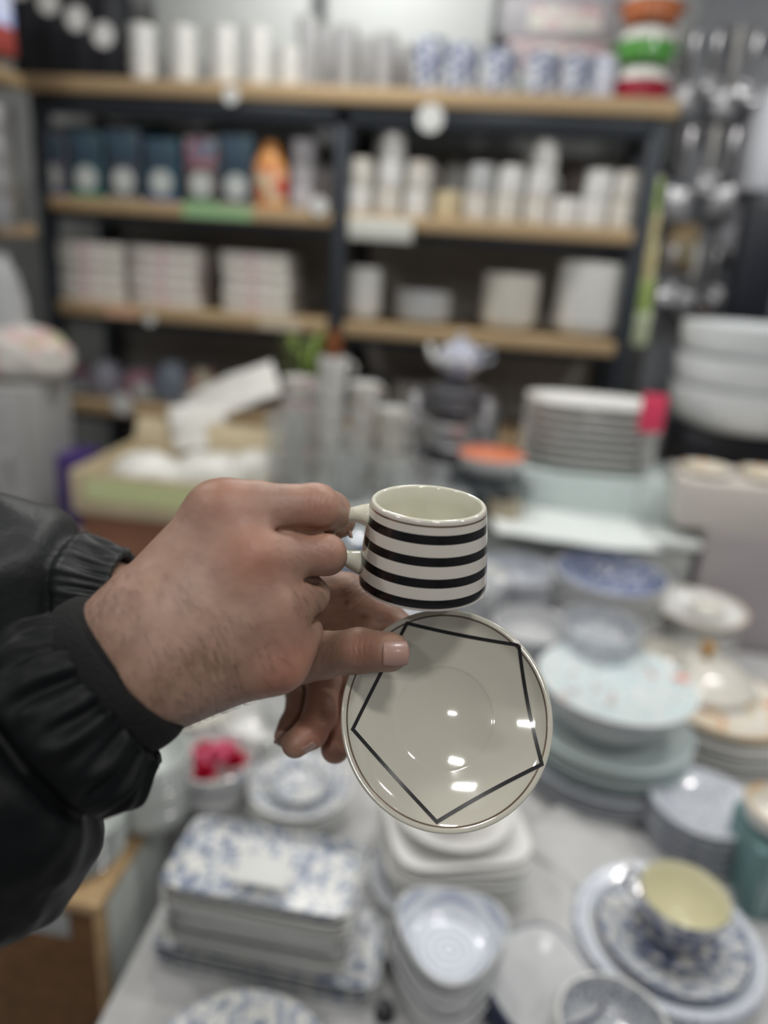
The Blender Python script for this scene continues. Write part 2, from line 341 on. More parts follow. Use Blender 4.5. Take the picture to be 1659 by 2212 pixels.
# --- second level, right bay: mugs
creamw = mat('cream_white', (.66, .64, .58), .25, coat=.3)
rows2 = [(775, 1), (838, 3), (900, 2), (966, 1), (1030, 1), (1095, 1), (1160, 1), (1222, 1), (1282, 1), (1345, 2)]
words_ = ['at the centre post', 'second from centre post', 'third from centre post', 'yellowish, fourth from post', 'fifth from centre post', 'fifth from the end', 'fourth from the end', 'third from the end', 'second from the end', 'at the right end']
for k, (px, _) in enumerate(rows2):
    Yk = SY+.07; x = sx(px, 450, Yk); m = [porcelain, mugprint, porcelain, flat('yellow_glaze', (.62, .52, .34), .3), mugprint, creamw, mugprint, porcelain, porcelain, creamw][k]
    c = mug_obj('mug', .044, .085, m, creamw, (x, Yk, z2), .3*(k % 3))
    tag(c, 'pale mug in front row of second shelf, '+words_[k], 'mug', 'front row pale mugs')
    if k in (0, 1, 2, 4, 5, 6, 8, 9):
        c2 = mug_obj('mug', .044, .085, [creamw, porcelain, mugprint, mugprint, greyw, porcelain, porcelain, creamw, porcelain, mugprint][k], creamw, (x+.004, Yk+.004, z2+.088), .5)
        tag(c2, 'pale mug stacked on the front row mug '+words_[k].replace('yellowish, ', ''), 'mug', 'second tier pale mugs')
    if k in (1, 6):
        c3 = mug_obj('milk_jug', .038, .08, porcelain, creamw, (x+.006, Yk+.003, z2+.176), 2.8, taper=1.15)
        tag(c3, 'white jug topping the pale mugs, '+('near the centre post' if k == 1 else 'halfway along the right bay'), 'jug', 'white jugs')
for k, px in enumerate((800, 905, 985, 1065, 1150, 1240, 1320)):
    Yk = SY+.28; x = sx(px, 380, Yk)
    c = lathe('canister', [(0, 0), (.05, 0), (.056, .01), (.056, .17), (.05, .185), (.015, .195), (.012, .21), (0, .213)], [porcelain, greyw, porcelain, creamw, flat('lilac_grey_glaze', (.46, .44, .50), .3), flat('taupe_glaze', (.26, .21, .20), .3), porcelain][k], None, (x, Yk, z2), 32)
    tag(c, ['white lidded canister behind mugs nearest the centre post', 'grey lidded canister behind the mugs', 'white lidded canister right of the grey canister', 'cream lidded canister behind the mugs', 'lilac grey lidded canister behind the mugs', 'taupe lidded canister behind the mugs', 'white lidded canister behind mugs at right end'][k], 'canister', 'lidded canisters behind the mugs')

# --- third level
z3 = LEV[2]
for k, (px, n, wpx_) in enumerate(((190, 5, 150), (355, 5, 140), (550, 5, 140))):
    Yk = SY+.15; x = sx(px, 610, Yk-.12); bw = pw(px, 610, Yk, wpx_)
    for i in range(n):
        h = .042; t = empty('flat_carton', (x+random.uniform(-.006, .006), Yk+random.uniform(-.004, .004), z3+i*h))
        rbox('carton_body', bw, .24, h-.002, [creamw, mat('blush_card', (.60, .52, .51), .6), creamw][k] if i % 2 else mat('offwhite_card', (.62, .60, .56), .6), t)
        rbox('printed_label', bw*.72, .002, h*.7, pinkprint, t, (.1*bw, -.1208, h*.12), 0)
        tag(t, 'flat pink and white carton, '+('topmost' if i == n-1 else 'bottom' if i == 0 else ORD[n-1-i]+' from top')+', third shelf, '+['pile at left end', 'middle pile', 'pile nearest the centre post'][k], 'box', 'pink and white cartons')
Yk = SY+.12
for k, (px, R, H, n, dz, m, lab) in enumerate(((785, .066, .055, 6, .026, porcelain, 'white bowl, @ of narrow stack beside the centre post'), (915, .10, .05, 4, .022, greyw, 'grey white bowl, @ of the stack behind the steel pots'), (1100, .10, .06, 6, .027, creamw, 'off white bowl, @ of the stack left of tall stack'), (1270, .115, .07, 7, .030, porcelain, 'large white bowl, @ of tall stack at shelf end'))):
    x = sx(px, 660, Yk)
    o = bowl_obj('bowl', R, H, m, loc=(x, Yk, z3)); stack(o, n, dz, (x, Yk, z3), lab, 'bowl', lab.split(', @')[0]+' stack', jit=.001)

# --- fourth level: packed bags and cartons
z4 = LEV[3]
fl = [(165, 70, .12, multiprint, 'dark multicoloured pouch at left end of fourth shelf'), (232, 66, .14, flat('grey_pouch', (.25, .25, .30), .4), 'grey blue pouch near left end of fourth shelf'), (305, 80, .12, multiprint, 'dark patterned pouch in middle of fourth shelf'), (375, 70, .16, flat('slate_pouch', (.16, .19, .24), .4), 'slate blue pouch behind the white papers'), (440, 70, .14, pattern('olive_print', [(.10, .12, .16), (.4, .4, .3), (.3, .12, .1)], 18, rough=.5, coat=0), 'olive patterned pouch behind the white papers'), (520, 90, .13, flat('dusk_pouch', (.13, .14, .18), .4), 'dark dusk blue pouch right of olive pouch')]
for px, wp, h, m, lab in fl:
    Yk = SY+.12; x = sx(px, 820, Yk); bw = pw(px, 820, Yk, wp)
    pf = [(0, 0), (.42*bw, 0), (.5*bw, .02), (.5*bw, h*.55), (.36*bw, h*.85), (.2*bw, h), (0, h)]
    t = lathe('pouch', pf, m, None, (x, Yk, z4), 28, superell(4)); tag(t, lab, 'pouch', 'pouches on fourth shelf')
for k, px in enumerate((800, 900, 1010)):
    Yk = SY+.2; x = sx(px, 800, Yk)
    t = rbox('storage_carton', .13, .2, .15, flat('shade_card_%d' % k, [(.12, .12, .13), (.2, .19, .18), (.1, .1, .12)][k], .6), None, (x, Yk, z4)); tag(t, ['near black carton', 'grey brown carton', 'charcoal carton'][k]+' low on fourth shelf behind the steel pots', 'box', 'dark low cartons')

# --- tags on the shelf edges
for k, (px, py, r, nm) in enumerate(((500, 207, .026, 'hanging below the white cups'), (930, 256, .042, 'hanging below the blue mugs'), (265, 872, .042, 'on the edge of the lowest left board'), (690, 445, .03, 'on second shelf edge by the centre post'), (325, 690, .02, 'on third shelf edge below pink cartons'))):
    q = PY(px, py, SY-.006); t = disc('price_tag', r, .002, mat('tag_white', (.66, .67, .66), .5), None, (q[0], SY-.009, q[2])); tag(t, 'round white price tag '+nm, 'tag', 'round price tags')
for a, b, py, m, lab in ((395, 545, 447, flat('green_strip', (.28, .48, .25), .5), 'green printed strip on the edge of second shelf board'), (230, 300, 680, flat('peach_strip', (.62, .38, .26), .5), 'peach strip on third shelf edge below pink cartons'), (560, 650, 705, flat('cream_strip', (.6, .52, .4), .5), 'cream strip on third shelf edge near centre post')):
    q0, q1 = PY(a, py, SY), PY(b, py, SY)
    t = rbox('label_strip', q1[0]-q0[0], .003, .04, m, None, ((q0[0]+q1[0])/2, SY-.004, LEV[1]-.045 if py < 500 else LEV[2]-.044), 0); tag(t, lab, 'label')
q0, q1 = PY(752, 470, SY-.03), PY(890, 500, SY-.03)
t = rbox('shelf_sign', q1[0]-q0[0], .012, .07, mat('sign_white', (.66, .67, .62), .5), None, ((q0[0]+q1[0])/2, SY-.012, LEV[1]-.085), .003); tag(t, 'long white sign board fixed at the mug shelf edge by centre post', 'sign')

# ------------------------------------------------------------------ right of the shelves: hanging rack
def hang_point(px, py, Y): return PY(px, py, Y)
rk = empty('utensil_rack', (.95, 2.95, 0)); tag(rk, 'dark slatted rack with rails behind hanging utensils', 'rack')
rbox('backboard', .95, .03, 2.6, mat('rack_dark', (.20, .21, .23), .5), rk, (.12, .06, .0), .003)
for z in (2.42, 2.13, 1.75): tube('rail', [(-.32, -.03, z), (.55, -.03, z)], .008, chrome, rk, 8)
for k, (px, py, L, kind) in enumerate(((1470, 20, .22, 0), (1510, 30, .24, 1), (1560, 25, .22, 0), (1605, 35, .25, 1), (1645, 30, .24, 0), (1505, 215, .28, 1), (1555, 235, .22, 0), (1600, 225, .26, 1), (1480, 400, .2, 0), (1530, 420, .22, 1), (1575, 420, .2, 0))):
    row = 0 if k < 5 else 1 if k < 8 else 2; z = (2.42, 2.13, 1.75)[row]; q = PY(px, py, 2.90)
    t = empty('ladle' if kind == 0 else 'spatula', (q[0], 2.90, z)); mm = chrome if k % 3 else mat('pale_handle', (.55, .54, .52), .4)
    tube('handle', [(0, .02, .004), (0, .006, .012), (0, 0, -.01), (0, 0, -L*.7)], [.004, .004, .013, .011], mm, t, 8)
    if kind == 0: b = bowl_obj('ladle_bowl', .045, .035, chrome, parent=t, segs=20); b.location = (0, -.005, -L*.7-.04); b.rotation_euler.x = .9
    else: rbox('blade', .075, .004, L*.36, chrome, t, (0, 0, -L*1.05), .0015)
    tag(t, ('ladle' if kind == 0 else 'spatula')+' with '+('pale' if k % 3 == 0 else 'chrome')+' handle hanging '+['on top rail', 'on middle rail', 'on lowest rail'][row]+', '+['nearest the shelves', 'second from shelves', 'third from shelves', 'fourth from shelves', 'fifth from shelves'][k if row == 0 else (k-5 if row == 1 else k-8)], 'utensil', 'hanging utensils')
for k, (px, py, m) in enumerate(((1405, 430, 'a'), (1400, 500, 'b'), (1395, 570, 'b'), (1388, 640, 'a'), (1382, 710, 'c'))):
    Yk = 2.68; q = PY(px, py, Yk); c = {'a': (.30, .40, .12), 'b': (.48, .42, .22), 'c': (.40, .45, .30)}[m]
    t = empty('seasoning_packet', (q[0], Yk, q[2])); g = rbox('pouch', .062, .012, .115, pattern('packet_'+m, [c, tuple(min(1, v*1.4) for v in c)], 20, rough=.4, coat=0), t, (0, 0, -.058), .006)
    rbox('header', .062, .004, .015, flat('header_white', (.6, .6, .5), .5), t, (0, 0, .054), .001)
    tag(t, 'green and yellow packet hanging on strip at shelf end, '+['topmost', 'second down', 'middle one', 'fourth down', 'lowest'][k], 'packet', 'strip of hanging packets')
def prism(name, w_, d_, h_, m, px, py, Y, lab, cat, bev=.01, centre=True, group=None, nm=None):
    q = PY(px, py, Y); t = rbox(name, w_, d_, h_, m, None, (q[0], Y, q[2]-(h_/2 if centre else 0)), bev); tag(t, lab, cat, group); return t
t = empty('cutting_board', (*PY(1505, 690, 2.975)[:2], PY(1505, 690, 2.975)[2]-.09)); tag(t, 'brown wooden board hanging right of the green packets', 'board')
rbox('board', .10, .018, .17, mat('board_wood', (.34, .21, .11), .5, var=.2, bscale=30), t, (0, 0, 0), .008); tube('cord', [(-.01, 0, .165), (0, 0, .2), (.01, 0, .165)], .002, card, t, 6)
prism('wall_bag', .15, .06, .42, flat('black_bag', (.012, .014, .022), .45), 1632, 580, 2.78, 'black bag hanging at the right edge beside the wooden board', 'bag', .02)
prism('wrapped_cutlery', .06, .03, .25, flat('grey_wrap', (.34, .34, .37), .4), 1575, 480, 2.975, 'grey wrapped cutlery pack hanging left of the black bag', 'package', .01)
t = empty('toy_package', (PY(1475, 540, 2.97)[0], 2.97, PY(1475, 540, 2.97)[2]-.07)); tag(t, 'cream and orange blister pack hanging below utensils', 'package')
rbox('backing', .10, .004, .16, flat('cream_back', (.55, .40, .22), .5), t, (0, .02, 0), .001); lathe('moulded_dome', [(0, 0), (.04, 0), (.042, .02), (.03, .06), (0, .075)], mat('cream_dome', (.62, .56, .36), .4), t, (0, .01, .035), 20)
t = disc('blue_badge', .04, .004, flat('badge_blue', (.42, .50, .58), .4), None, (PY(1465, 418, 2.99)[0], 2.99, PY(1465, 418, 2.99)[2])); tag(t, 'round pale blue badge hanging above the cream pack', 'badge')
t = empty('roll_holder', (PY(1650, 310, 2.92)[0], 2.92, PY(1650, 310, 2.92)[2]-.15)); tag(t, 'tall white paper roll at right edge among utensils', 'roll')
lathe('paper_roll', [(.02, 0), (.065, 0), (.067, .003), (.067, .297), (.065, .3), (.02, .3), (.02, 0)], mat('paper_white', (.74, .76, .82), .6), t, None, 32)
lathe('core', [(0, -.01), (.018, -.01), (.018, .32), (0, .32)], chrome, t, None, 16)
prism('garment_cover', .1, .08, .5, flat('dark_cover', (.05, .055, .07), .5), 1600, 640, 2.868, 'dark cover hanging behind the black bag', 'cover', .03)

# ------------------------------------------------------------------ left of the shelves
ls = empty('side_shelf', (-2.15, 2.36, 0)); tag(ls, 'second dark shelf unit cut off by the left edge', 'shelf')
for z in (1.64, 2.10): rbox('shelf_board', 1.30, .40, .04, wood, ls, (-.10, 0, z), .004)
for x, y in ((.24, -.17), (.24, .17), (-.6, -.17), (-.6, .17)): rbox('upright_post', .04, .04, 2.3, steel, ls, (x, y, 0), .003)
for k in range(4):
    q = PY(-8, 290, 2.32); c = bowl_obj('saucepan', .075, .085, brushed, loc=(min(q[0], -1.54), 2.28, 1.661+k*.086), segs=36, foot=.9)
    tag(c, 'polished metal pan at the left edge, '+['bottom of its stack', 'second from bottom', 'third from bottom', 'topmost'][k], 'pan', 'metal pans at left edge')
q = PY(20, 60, 2.32); t = empty('detergent_bottle', (min(q[0]-.03, -1.54), 2.30, 2.141)); tag(t, 'blue and white bottle with red base on the left shelf', 'bottle')
lathe('bottle_body', [(0, .07), (.075, .07), (.075, .26), (.05, .31), (.02, .33), (0, .33)], pattern('blue_label', [(.06, .12, .55), (.25, .35, .75), (.6, .65, .85)], 9, coat=.2), t, None, 28)
lathe('bottle_base', [(0, 0), (.07, 0), (.076, .01), (.076, .07), (0, .07)], flat('red_plastic', (.35, .06, .05), .35), t, None, 28)
st = empty('side_table', (-1.125, 2.0, 0)); tag(st, 'low table under grey cloth left of the crockery table', 'table')
rbox('tabletop', 1.24, .8, .03, mat('grey_cloth', (.36, .35, .36), .7, var=.08, bscale=9, bump=.4), st, (0, 0, .67), .01)
for x, y in ((-.6, -.35), (.6, -.35), (-.6, .35), (.6, .35)): rbox('leg', .05, .05, .67, steel, st, (x, y, 0))
q = PY(45, 970, 2.1); t = empty('fridge_cabinet', (q[0]-.17, 2.22, .70)); tag(t, 'grey cabinet at the left edge under the printed bag', 'cabinet')
rbox('cabinet_body', .42, .25, .50, mat('cabinet_grey', (.34, .34, .34), .5), t, (0, 0, 0), .006); rbox('door_panel', .38, .01, .46, mat('cabinet_door', (.40, .40, .40), .45), t, (0, -.13, .02), .004)
tube('handle', [(.15, -.134, .2), (.15, -.16, .21), (.15, -.16, .3), (.15, -.134, .31)], .005, chrome, t, 6)
def blob(name, sx_, sy_, sz_, m, loc, seed=0, amp=.12, parent=None, sub=4):
    bm = bmesh.new(); bmesh.ops.create_icosphere(bm, subdivisions=sub, radius=1)
    for v in bm.verts:
        n = mnoise.noise(v.co*1.7+Vector((seed, 0, 0)))*amp+mnoise.noise(v.co*4+Vector((0, seed, 0)))*amp*.5
        c = v.co*(1+n); c.z = max(c.z, -.8); v.co = Vector((c.x*sx_, c.y*sy_, (c.z+.8)*sz_/1.8))
    me = bpy.data.meshes.new(name); bm.to_mesh(me); bm.free(); me.materials.append(m)
    for p in me.polygons: p.use_smooth = True
    return link(name, me, parent, loc)
t = blob('printed_bag', .17, .12, .17, pattern('bag_print', [(.35, .50, .22), (.62, .42, .42), (.62, .60, .56)], 11, cuts=[0, .36, .47], rough=.35, coat=0), (PY(50, 790, 2.25)[0], 2.25, 1.20), 3); tag(t, 'white plastic bag with pink and green print on grey cabinet', 'bag')
t = blob('grey_sack', .10, .07, .40, mat('sack_grey', (.40, .41, .42), .6, bump=.3, bscale=20), (PY(15, 640, 2.22)[0]-.10, 2.30, 1.205), 5); tag(t, 'tall grey white sack at left edge behind the printed bag', 'sack')
q = PY(125, 1000, 2.28); t = rbox('storage_crate', .20, .16, .15, flat('purple_plastic', (.06, .035, .16), .4), None, (q[0]+.015, 2.30, .701+.10), .008)
t.location.z = .701; t.scale.z = 1.7; tag(t, 'purple plastic crate in front of the shelving, left side', 'crate')
for k, (px, py, s) in enumerate(((40, 1075, .13), (150, 1085, .10))):
    q = PZ(px, py, .70); t = blob('packing_bag', s, s*.8, .10, mat('milky_film', (.46, .44, .47), .35, bump=.3, bscale=30), (q[0], q[1]+.05, .7), 7+k); tag(t, 'crumpled milky bag on grey cloth, '+['nearest the left edge', 'beside the purple crate'][k], 'bag', 'milky bags')

# cardboard box with bags and paper
Yb = 1.88
q0, q1 = PY(150, 1060, Yb), PY(560, 1070, Yb); bw = q1[0]-q0[0]; bx = (q0[0]+q1[0])/2; zb = .895; hb = .125
t = rbox('low_carton', bw*.96, .36, zb-.701, mat('redbrown_card', (.26, .12, .07), .7, var=.1, bscale=10), None, (bx, Yb+.21, .701), .004); tag(t, 'red brown carton under the open cardboard box', 'box')
cb = empty('cardboard_box', (bx, Yb+.21, zb+.001)); tag(cb, 'open cardboard box with pale lime label behind the hand', 'box')
D = .40
rbox('front_wall', bw, .006, hb, card, cb, (0, -D/2, 0), .001); rbox('rear_wall', bw, .006, hb, card, cb, (0, D/2, 0), .001)
for s in (-1, 1): rbox('side_wall', .006, D-.01, hb, card, cb, (s*(bw/2-.003), 0, 0), .001)
rbox('bottom', bw-.012, D-.012, .005, card, cb, (0, 0, 0), 0)
f = rbox('flap', bw, .006, .08, card, cb, (0, D/2+.002, hb), .001); f.rotation_euler.x = -.5
rbox('lime_label', bw*.62, .002, .062, lime, cb, (-.06, -D/2-.0042, .045), 0)
for k, (dx, dy, s) in enumerate(((-.12, -.05, .11), (.06, .0, .13), (.18, .07, .10))):
    t = blob('wrapped_bundle', s, s*.9, .15, mat('white_film', (.72, .72, .68), .35, bump=.3, bscale=25), (bx+dx, Yb+.21+dy, zb+.01), 11+k); tag(t, 'white wrapped bundle in the cardboard box, '+['at its left side', 'in its middle', 'at its right side'][k], 'bundle', 'white bundles in cardboard box')
def sheet(name, c, w_, l_, m, rx, ry, rz, seed, lab, cat='paper', curl=.03, grp=None):
    n = 16; vs, fs = [], []
    for i in range(n+1):
        for j in range(n+1):
            u, v = i/n-.5, j/n-.5; vs.append((u*w_, v*l_, curl*(math.sin(3*u+seed)+.6*math.cos(4*v+seed*2))*.8+curl*.4*mnoise.noise(Vector((u*5, v*5, seed)))))
    fs = [(i*(n+1)+j, (i+1)*(n+1)+j, (i+1)*(n+1)+j+1, i*(n+1)+j+1) for i in range(n) for j in range(n)]
    o = mobj(name, vs, fs, m, None, c); o.rotation_euler = (rx, ry, rz)
    s = o.modifiers.new('t', 'SOLIDIFY'); s.thickness = .002; tag(o, lab, cat, grp); return o
pap = mat('paper', (.70, .69, .66), .6)
sheet('wrapping_paper', PY(500, 858, 2.42), .34, .15, pap, .9, -.42, .25, 1, 'white wrapping paper sheet slanting up above the cardboard box', grp='papers above box')
sheet('wrapping_paper', PY(430, 925, 2.32), .18, .16, pap, .9, -.2, .2, 2.4, 'smaller white paper leaning over rear flap of cardboard box', grp='papers above box')

# ------------------------------------------------------------------ crockery table and tiers
TZ = .70
tb = empty('display_table', (.345, 1.15, 0)); tag(tb, 'long table covered in white paper and crowded with crockery', 'table')
rbox('tabletop', 1.50, 1.50, .03, cloth_white, tb, (0, -.0, TZ-.03), .006)
for x, y in ((-.70, -.7), (.70, -.7), (-.70, .7), (.70, .7)): rbox('leg', .05, .05, TZ-.03, steel, tb, (x, y, 0))
TR = .99
rs = empty('display_riser', (.05, 2.14, 0)); tag(rs, 'white raised display tier behind the table crockery', 'stand')
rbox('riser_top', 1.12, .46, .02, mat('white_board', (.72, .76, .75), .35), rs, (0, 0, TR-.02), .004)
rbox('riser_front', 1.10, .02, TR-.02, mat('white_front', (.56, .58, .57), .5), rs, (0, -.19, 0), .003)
for s in (-1, 1): rbox('riser_side', .02, .38, TR-.02, mat('white_front', (0, 0, 0)), rs, (s*.54, .01, 0), .003)
zm = float(PY(1560, 1150, 1.92)[2]); xm = float(PY(1495, 1300, 1.92)[0])
gb = rbox('large_carton', .52, .56, zm, mat('mauve_card', (.36, .33, .34), .65), None, (xm+.26, 2.20, 0), .006); tag(gb, 'large mauve grey carton at right edge behind the tureen', 'box')

# cup towers in clear tubs
Yk = 2.08
for k, (px, n, m) in enumerate(((640, 5, pinkprint), (712, 6, porcelain), (780, 5, pinkprint), (842, 4, creamw))):
    x = sx(px, 960, Yk); o = mug_obj('tea_cup', .046, .062, mugprint if m is pinkprint and k else m, porcelain, (x, Yk, TR), .4*k, taper=.75)
    stack(o, n, .064, (x, Yk, TR), 'printed tea cup, @ of the '+['leftmost cup tower behind the hand', 'tallest cup tower behind the hand', 'cup tower right of tallest one', 'cup tower beside the coral bowl'][k], 'cup', ['left', 'tallest', 'third', 'last'][k]+' tower of tea cups', jr=.6, jit=.002)
for k, (px, py, h, m) in enumerate(((620, 1040, .24, plastic_clear), (755, 1045, .15, plastic_clear), (850, 1035, .13, plastic_clear))):
    q = PY(px, py, 1.97); o = lathe('clear_tub', [(0, 0), (.045, 0), (.055, h), (.053, h), (.043, .003), (0, .003)], m, None, (q[0], 1.97, TR), 28, superell(4)); tag(o, 'clear plastic tub in front of the cup towers, '+['tall left one', 'low middle one', 'low right one'][k], 'tub', 'clear tubs')
q = PY(665, 790, 2.2); t = empty('potted_plant', (q[0], 2.2, TR)); tag(t, 'small green plant in white pot above the cup towers', 'plant')
lathe('pot', [(0, 0), (.05, 0), (.062, .30), (.058, .30), (.05, .28), (0, .28)], porcelain, t, None, 32)
vs, fs = [], []
for i in range(46):
    a, l_, up_ = random.uniform(0, 2*PI), random.uniform(.04, .085), random.uniform(.03, .15); d = Vector((math.cos(a), math.sin(a), 0)); s = Vector((-d.y, d.x, 0))*.012
    b = Vector((0, 0, .29))+d*.012; m_ = b+d*l_*.5+Vector((0, 0, up_)); e = b+d*l_+Vector((0, 0, up_*.8)); k = len(vs)
    vs += [b, m_+s, e, m_-s+Vector((0, 0, .003))]; fs.append((k, k+1, k+2, k+3))
mobj('foliage', vs, fs, mat('leaf_green', (.28, .38, .10), .5, var=.3, bscale=40), t)
q = PY(695, 780, 2.12); t = lathe('jar', [(0, 0), (.02, 0), (.024, .01), (.024, .05), (.018, .065), (.018, .075), (0, .075)], flat('amber', (.22, .07, .02), .2, coat=.5), None, (q[0], 2.13, TR+.384), 20); t.location.x = sx(712, 960, 2.08); t.location.y = 2.08; tag(t, 'small amber brown jar on the tallest cup tower', 'jar')

# steel pot and teapot tower
x0 = sx(985, 900, 2.2)
def pot(R, H, m, loc, lab, lidm=None):
    t = empty('cooking_pot', loc); tag(t, lab, 'pot', 'pot tower on the riser')
    lathe('pot_body', [(0, 0), (R*.9, 0), (R, .01), (R, H), (R-.003, H), (R-.004, .01), (0, .008)], m, t, None, 40)
    lathe('lid', [(0, H), (R+.002, H), (R, H+.006), (R*.5, H+.02), (.012, H+.025), (.008, H+.034), (.014, H+.042), (0, H+.045)], lidm or m, t, None, 40)
    for s in (-1, 1): tube('handle', [(s*(R-.002), -.025, H*.75), (s*(R+.025), -.02, H*.77), (s*(R+.025), .02, H*.77), (s*(R-.002), .025, H*.75)], .005, m, t, 6)
pot(.105, .09, brushed, (x0-.02, 2.2, TR), 'widest steel pot at bottom of the tower behind the coral bowl')
pot(.09, .07, brushed, (x0-.02, 2.2, TR+.136), 'middle steel pot in the tower behind the coral bowl')
pot(.085, .05, mat('smoky_lid_metal', (.2, .2, .22), .35, metal=.8), (x0-.01, 2.2, TR+.252), 'dark steel pot carrying the blue patterned teapot', mat('smoky_lid_metal', (0, 0, 0)))
t = empty('teapot', (x0-.005, 2.2, TR+.348), .3); tag(t, 'blue and white patterned teapot on top of the steel pots', 'teapot')
lathe('teapot_body', [(0, 0), (.04, 0), (.042, .004), (.066, .035), (.066, .055), (.05, .08), (.03, .088), (0, .09)], pattern('teapot_print', [(.08, .10, .25), (.4, .42, .55), (.66, .67, .70)], 30), t, None, 36)
lathe('teapot_lid', [(.03, .088), (.031, .092), (.01, .102), (.006, .108), (.011, .116), (0, .122)], blueprint, t, None, 28)
tube('spout', [(-.055, 0, .03), (-.085, 0, .05), (-.095, 0, .085)], [.016, .010, .007], porcelain, t, 10); tube('handle', [(.06, 0, .07), (.095, 0, .075), (.10, 0, .045), (.063, 0, .025)], .006, blueprint, t, 8)
for k, (px, py, Yq, R, H) in enumerate(((905, 720, 2.3, .05, .13), (1060, 700, 2.3, .05, .15))):
    x = sx(px, 800, Yq); o = empty('kettle', (x, Yq, TR)); lathe('kettle_body', [(0, 0), (R, 0), (R*1.05, .01), (R, .20), (R*.6, .26), (.01, .27), (.008, .285), (0, .29)], chrome, o, None, 32)
    tube('handle', [(R*.9, 0, .22), (R*1.8, 0, .21), (R*1.8, 0, .08), (R, 0, .06)], .006, black_card, o, 8); tag(o, 'tall chrome coffee pot standing '+['left', 'right'][k]+' of the blue teapot', 'coffee pot', 'chrome coffee pots')
# coral bowl on dark casserole
xc, Yc = sx(1055, 1050, 2.0), 2.0
t = empty('dark_casserole', (xc, Yc, TR)); tag(t, 'dark grey casserole carrying the coral orange bowl', 'pot')
lathe('casserole_body', [(0, 0), (.075, 0), (.09, .02), (.095, .108), (.091, .108), (.085, .02), (0, .012)], flat('slate_enamel', (.085, .10, .11), .3, coat=.4), t, None, 40)
for s in (-1, 1): tube('handle', [(s*.09, -.02, .07), (s*.115, -.018, .072), (s*.115, .018, .072), (s*.09, .02, .07)], .005, MATS['slate_enamel'], t, 6)
o = bowl_obj('coral_bowl', .092, .06, greyw, flat('coral', (.66, .22, .12), .35), (xc, Yc, TR+.110), rim=MATS['coral']); tag(o, 'grey bowl with bright coral inside on the dark casserole', 'bowl')
lathe_in = lathe('coral_filling', [(0, .046), (.083, .046), (.084, .050), (.05, .056), (0, .058)], MATS['coral'], o, None, 32)
for k, (px, py) in enumerate(((985, 1060), (1085, 1120))):
    q = PY(px, py, 1.9); o = mug_obj('mug', .04, .075, [greyw, flat('tan_glaze', (.42, .36, .26), .4)][k], None, (q[0], 1.9, TR), .5); tag(o, ['grey white', 'tan'][k]+' mug at front of riser below the coral bowl', 'mug')

# white boxes with plates right of it
Yw = 2.16
t = rbox('pale_carton', .50, .24, .12, mat('pale_teal_card', (.60, .68, .67), .45), None, (sx(1270, 1000, Yw), Yw, TR), .006); xw = t.location.x; tag(t, 'pale teal white carton under the platter stack on the riser', 'box')
o = plate_obj('platter', .19, .028, porcelain, loc=(0, 0, 0), shape=superell(3, 1, .62), well=.7)
stack(o, 8, .0235, (xw-.01, Yw, TR+.122), 'wide white oval platter, @ of stack left of the pink tag', 'platter', 'oval platters on the riser', jr=.02)
zs_ = float(PY(1560, 935, 2.2)[2])
t = rbox('black_tray_stand', .44, .26, zs_-zm-.001, black_card, None, (float(PY(1640, 1000, 2.2)[0]), 2.34, zm+.001), .03); tag(t, 'black rounded stand under the large white bowls', 'stand')
o = bowl_obj('wide_bowl', .215, .12, mat('cool_porcelain', (.70, .73, .74), .2, coat=.3), loc=(0, 0, 0), foot=.72)
stack(o, 3, .088, (float(PY(1612, 900, 2.3)[0]), 2.34, zs_), 'very large white bowl, @ of the stack on black stand', 'bowl', 'large white bowls on black stand', jit=.004)
q = PY(1410, 893, 1.98); t = empty('sale_tag', (q[0], 1.98, q[2]-.06)); tag(t, 'bright pink red tag between platters and large bowls', 'tag')
rbox('tag_card', .062, .004, .10, flat('pink_red', (.78, .06, .14), .5), t, (0, 0, .01), .012); rbox('tag_stem', .006, .006, q[2]-.06-TR+.015, plastic_clear, t, (0, .004, -(q[2]-.06-TR)), .001)
# white plates box at the right edge
cx_, cy_ = float(PY(1470, 1080, 1.93)[0])+.16, 2.03
t = rbox('plate_carton', .32, .2, float(PY(1560, 1045, 1.93)[2])-zm, mat('warm_white_card', (.62, .58, .54), .5), None, (cx_, cy_, zm), .004); zq = float(PY(1560, 1045, 1.93)[2])
tag(t, 'warm white carton at right edge below the black stand', 'box')
for k, dx in enumerate((-.08, .07)):
    o = plate_obj('dessert_plate', .07, .018, orangeprint, loc=(cx_+dx, cy_-.0, zq)); tag(o, 'small cream and gold plate on the warm white carton, '+['left one', 'right one'][k], 'plate', 'small plates on warm white carton')
sheet('white_sheet', PZ(1230, 1130, TR+.02), .42, .26, mat('cool_paper', (.74, .78, .77), .4), .05, .02, .1, 4, 'glossy white sheet lying on front of the riser', curl=.012)

# ------------------------------------------------------------------ crockery on the table
def on(px, py, z=TZ): return PZ(px, py, z)
def size(q, px): return px*depth(q)/FPX
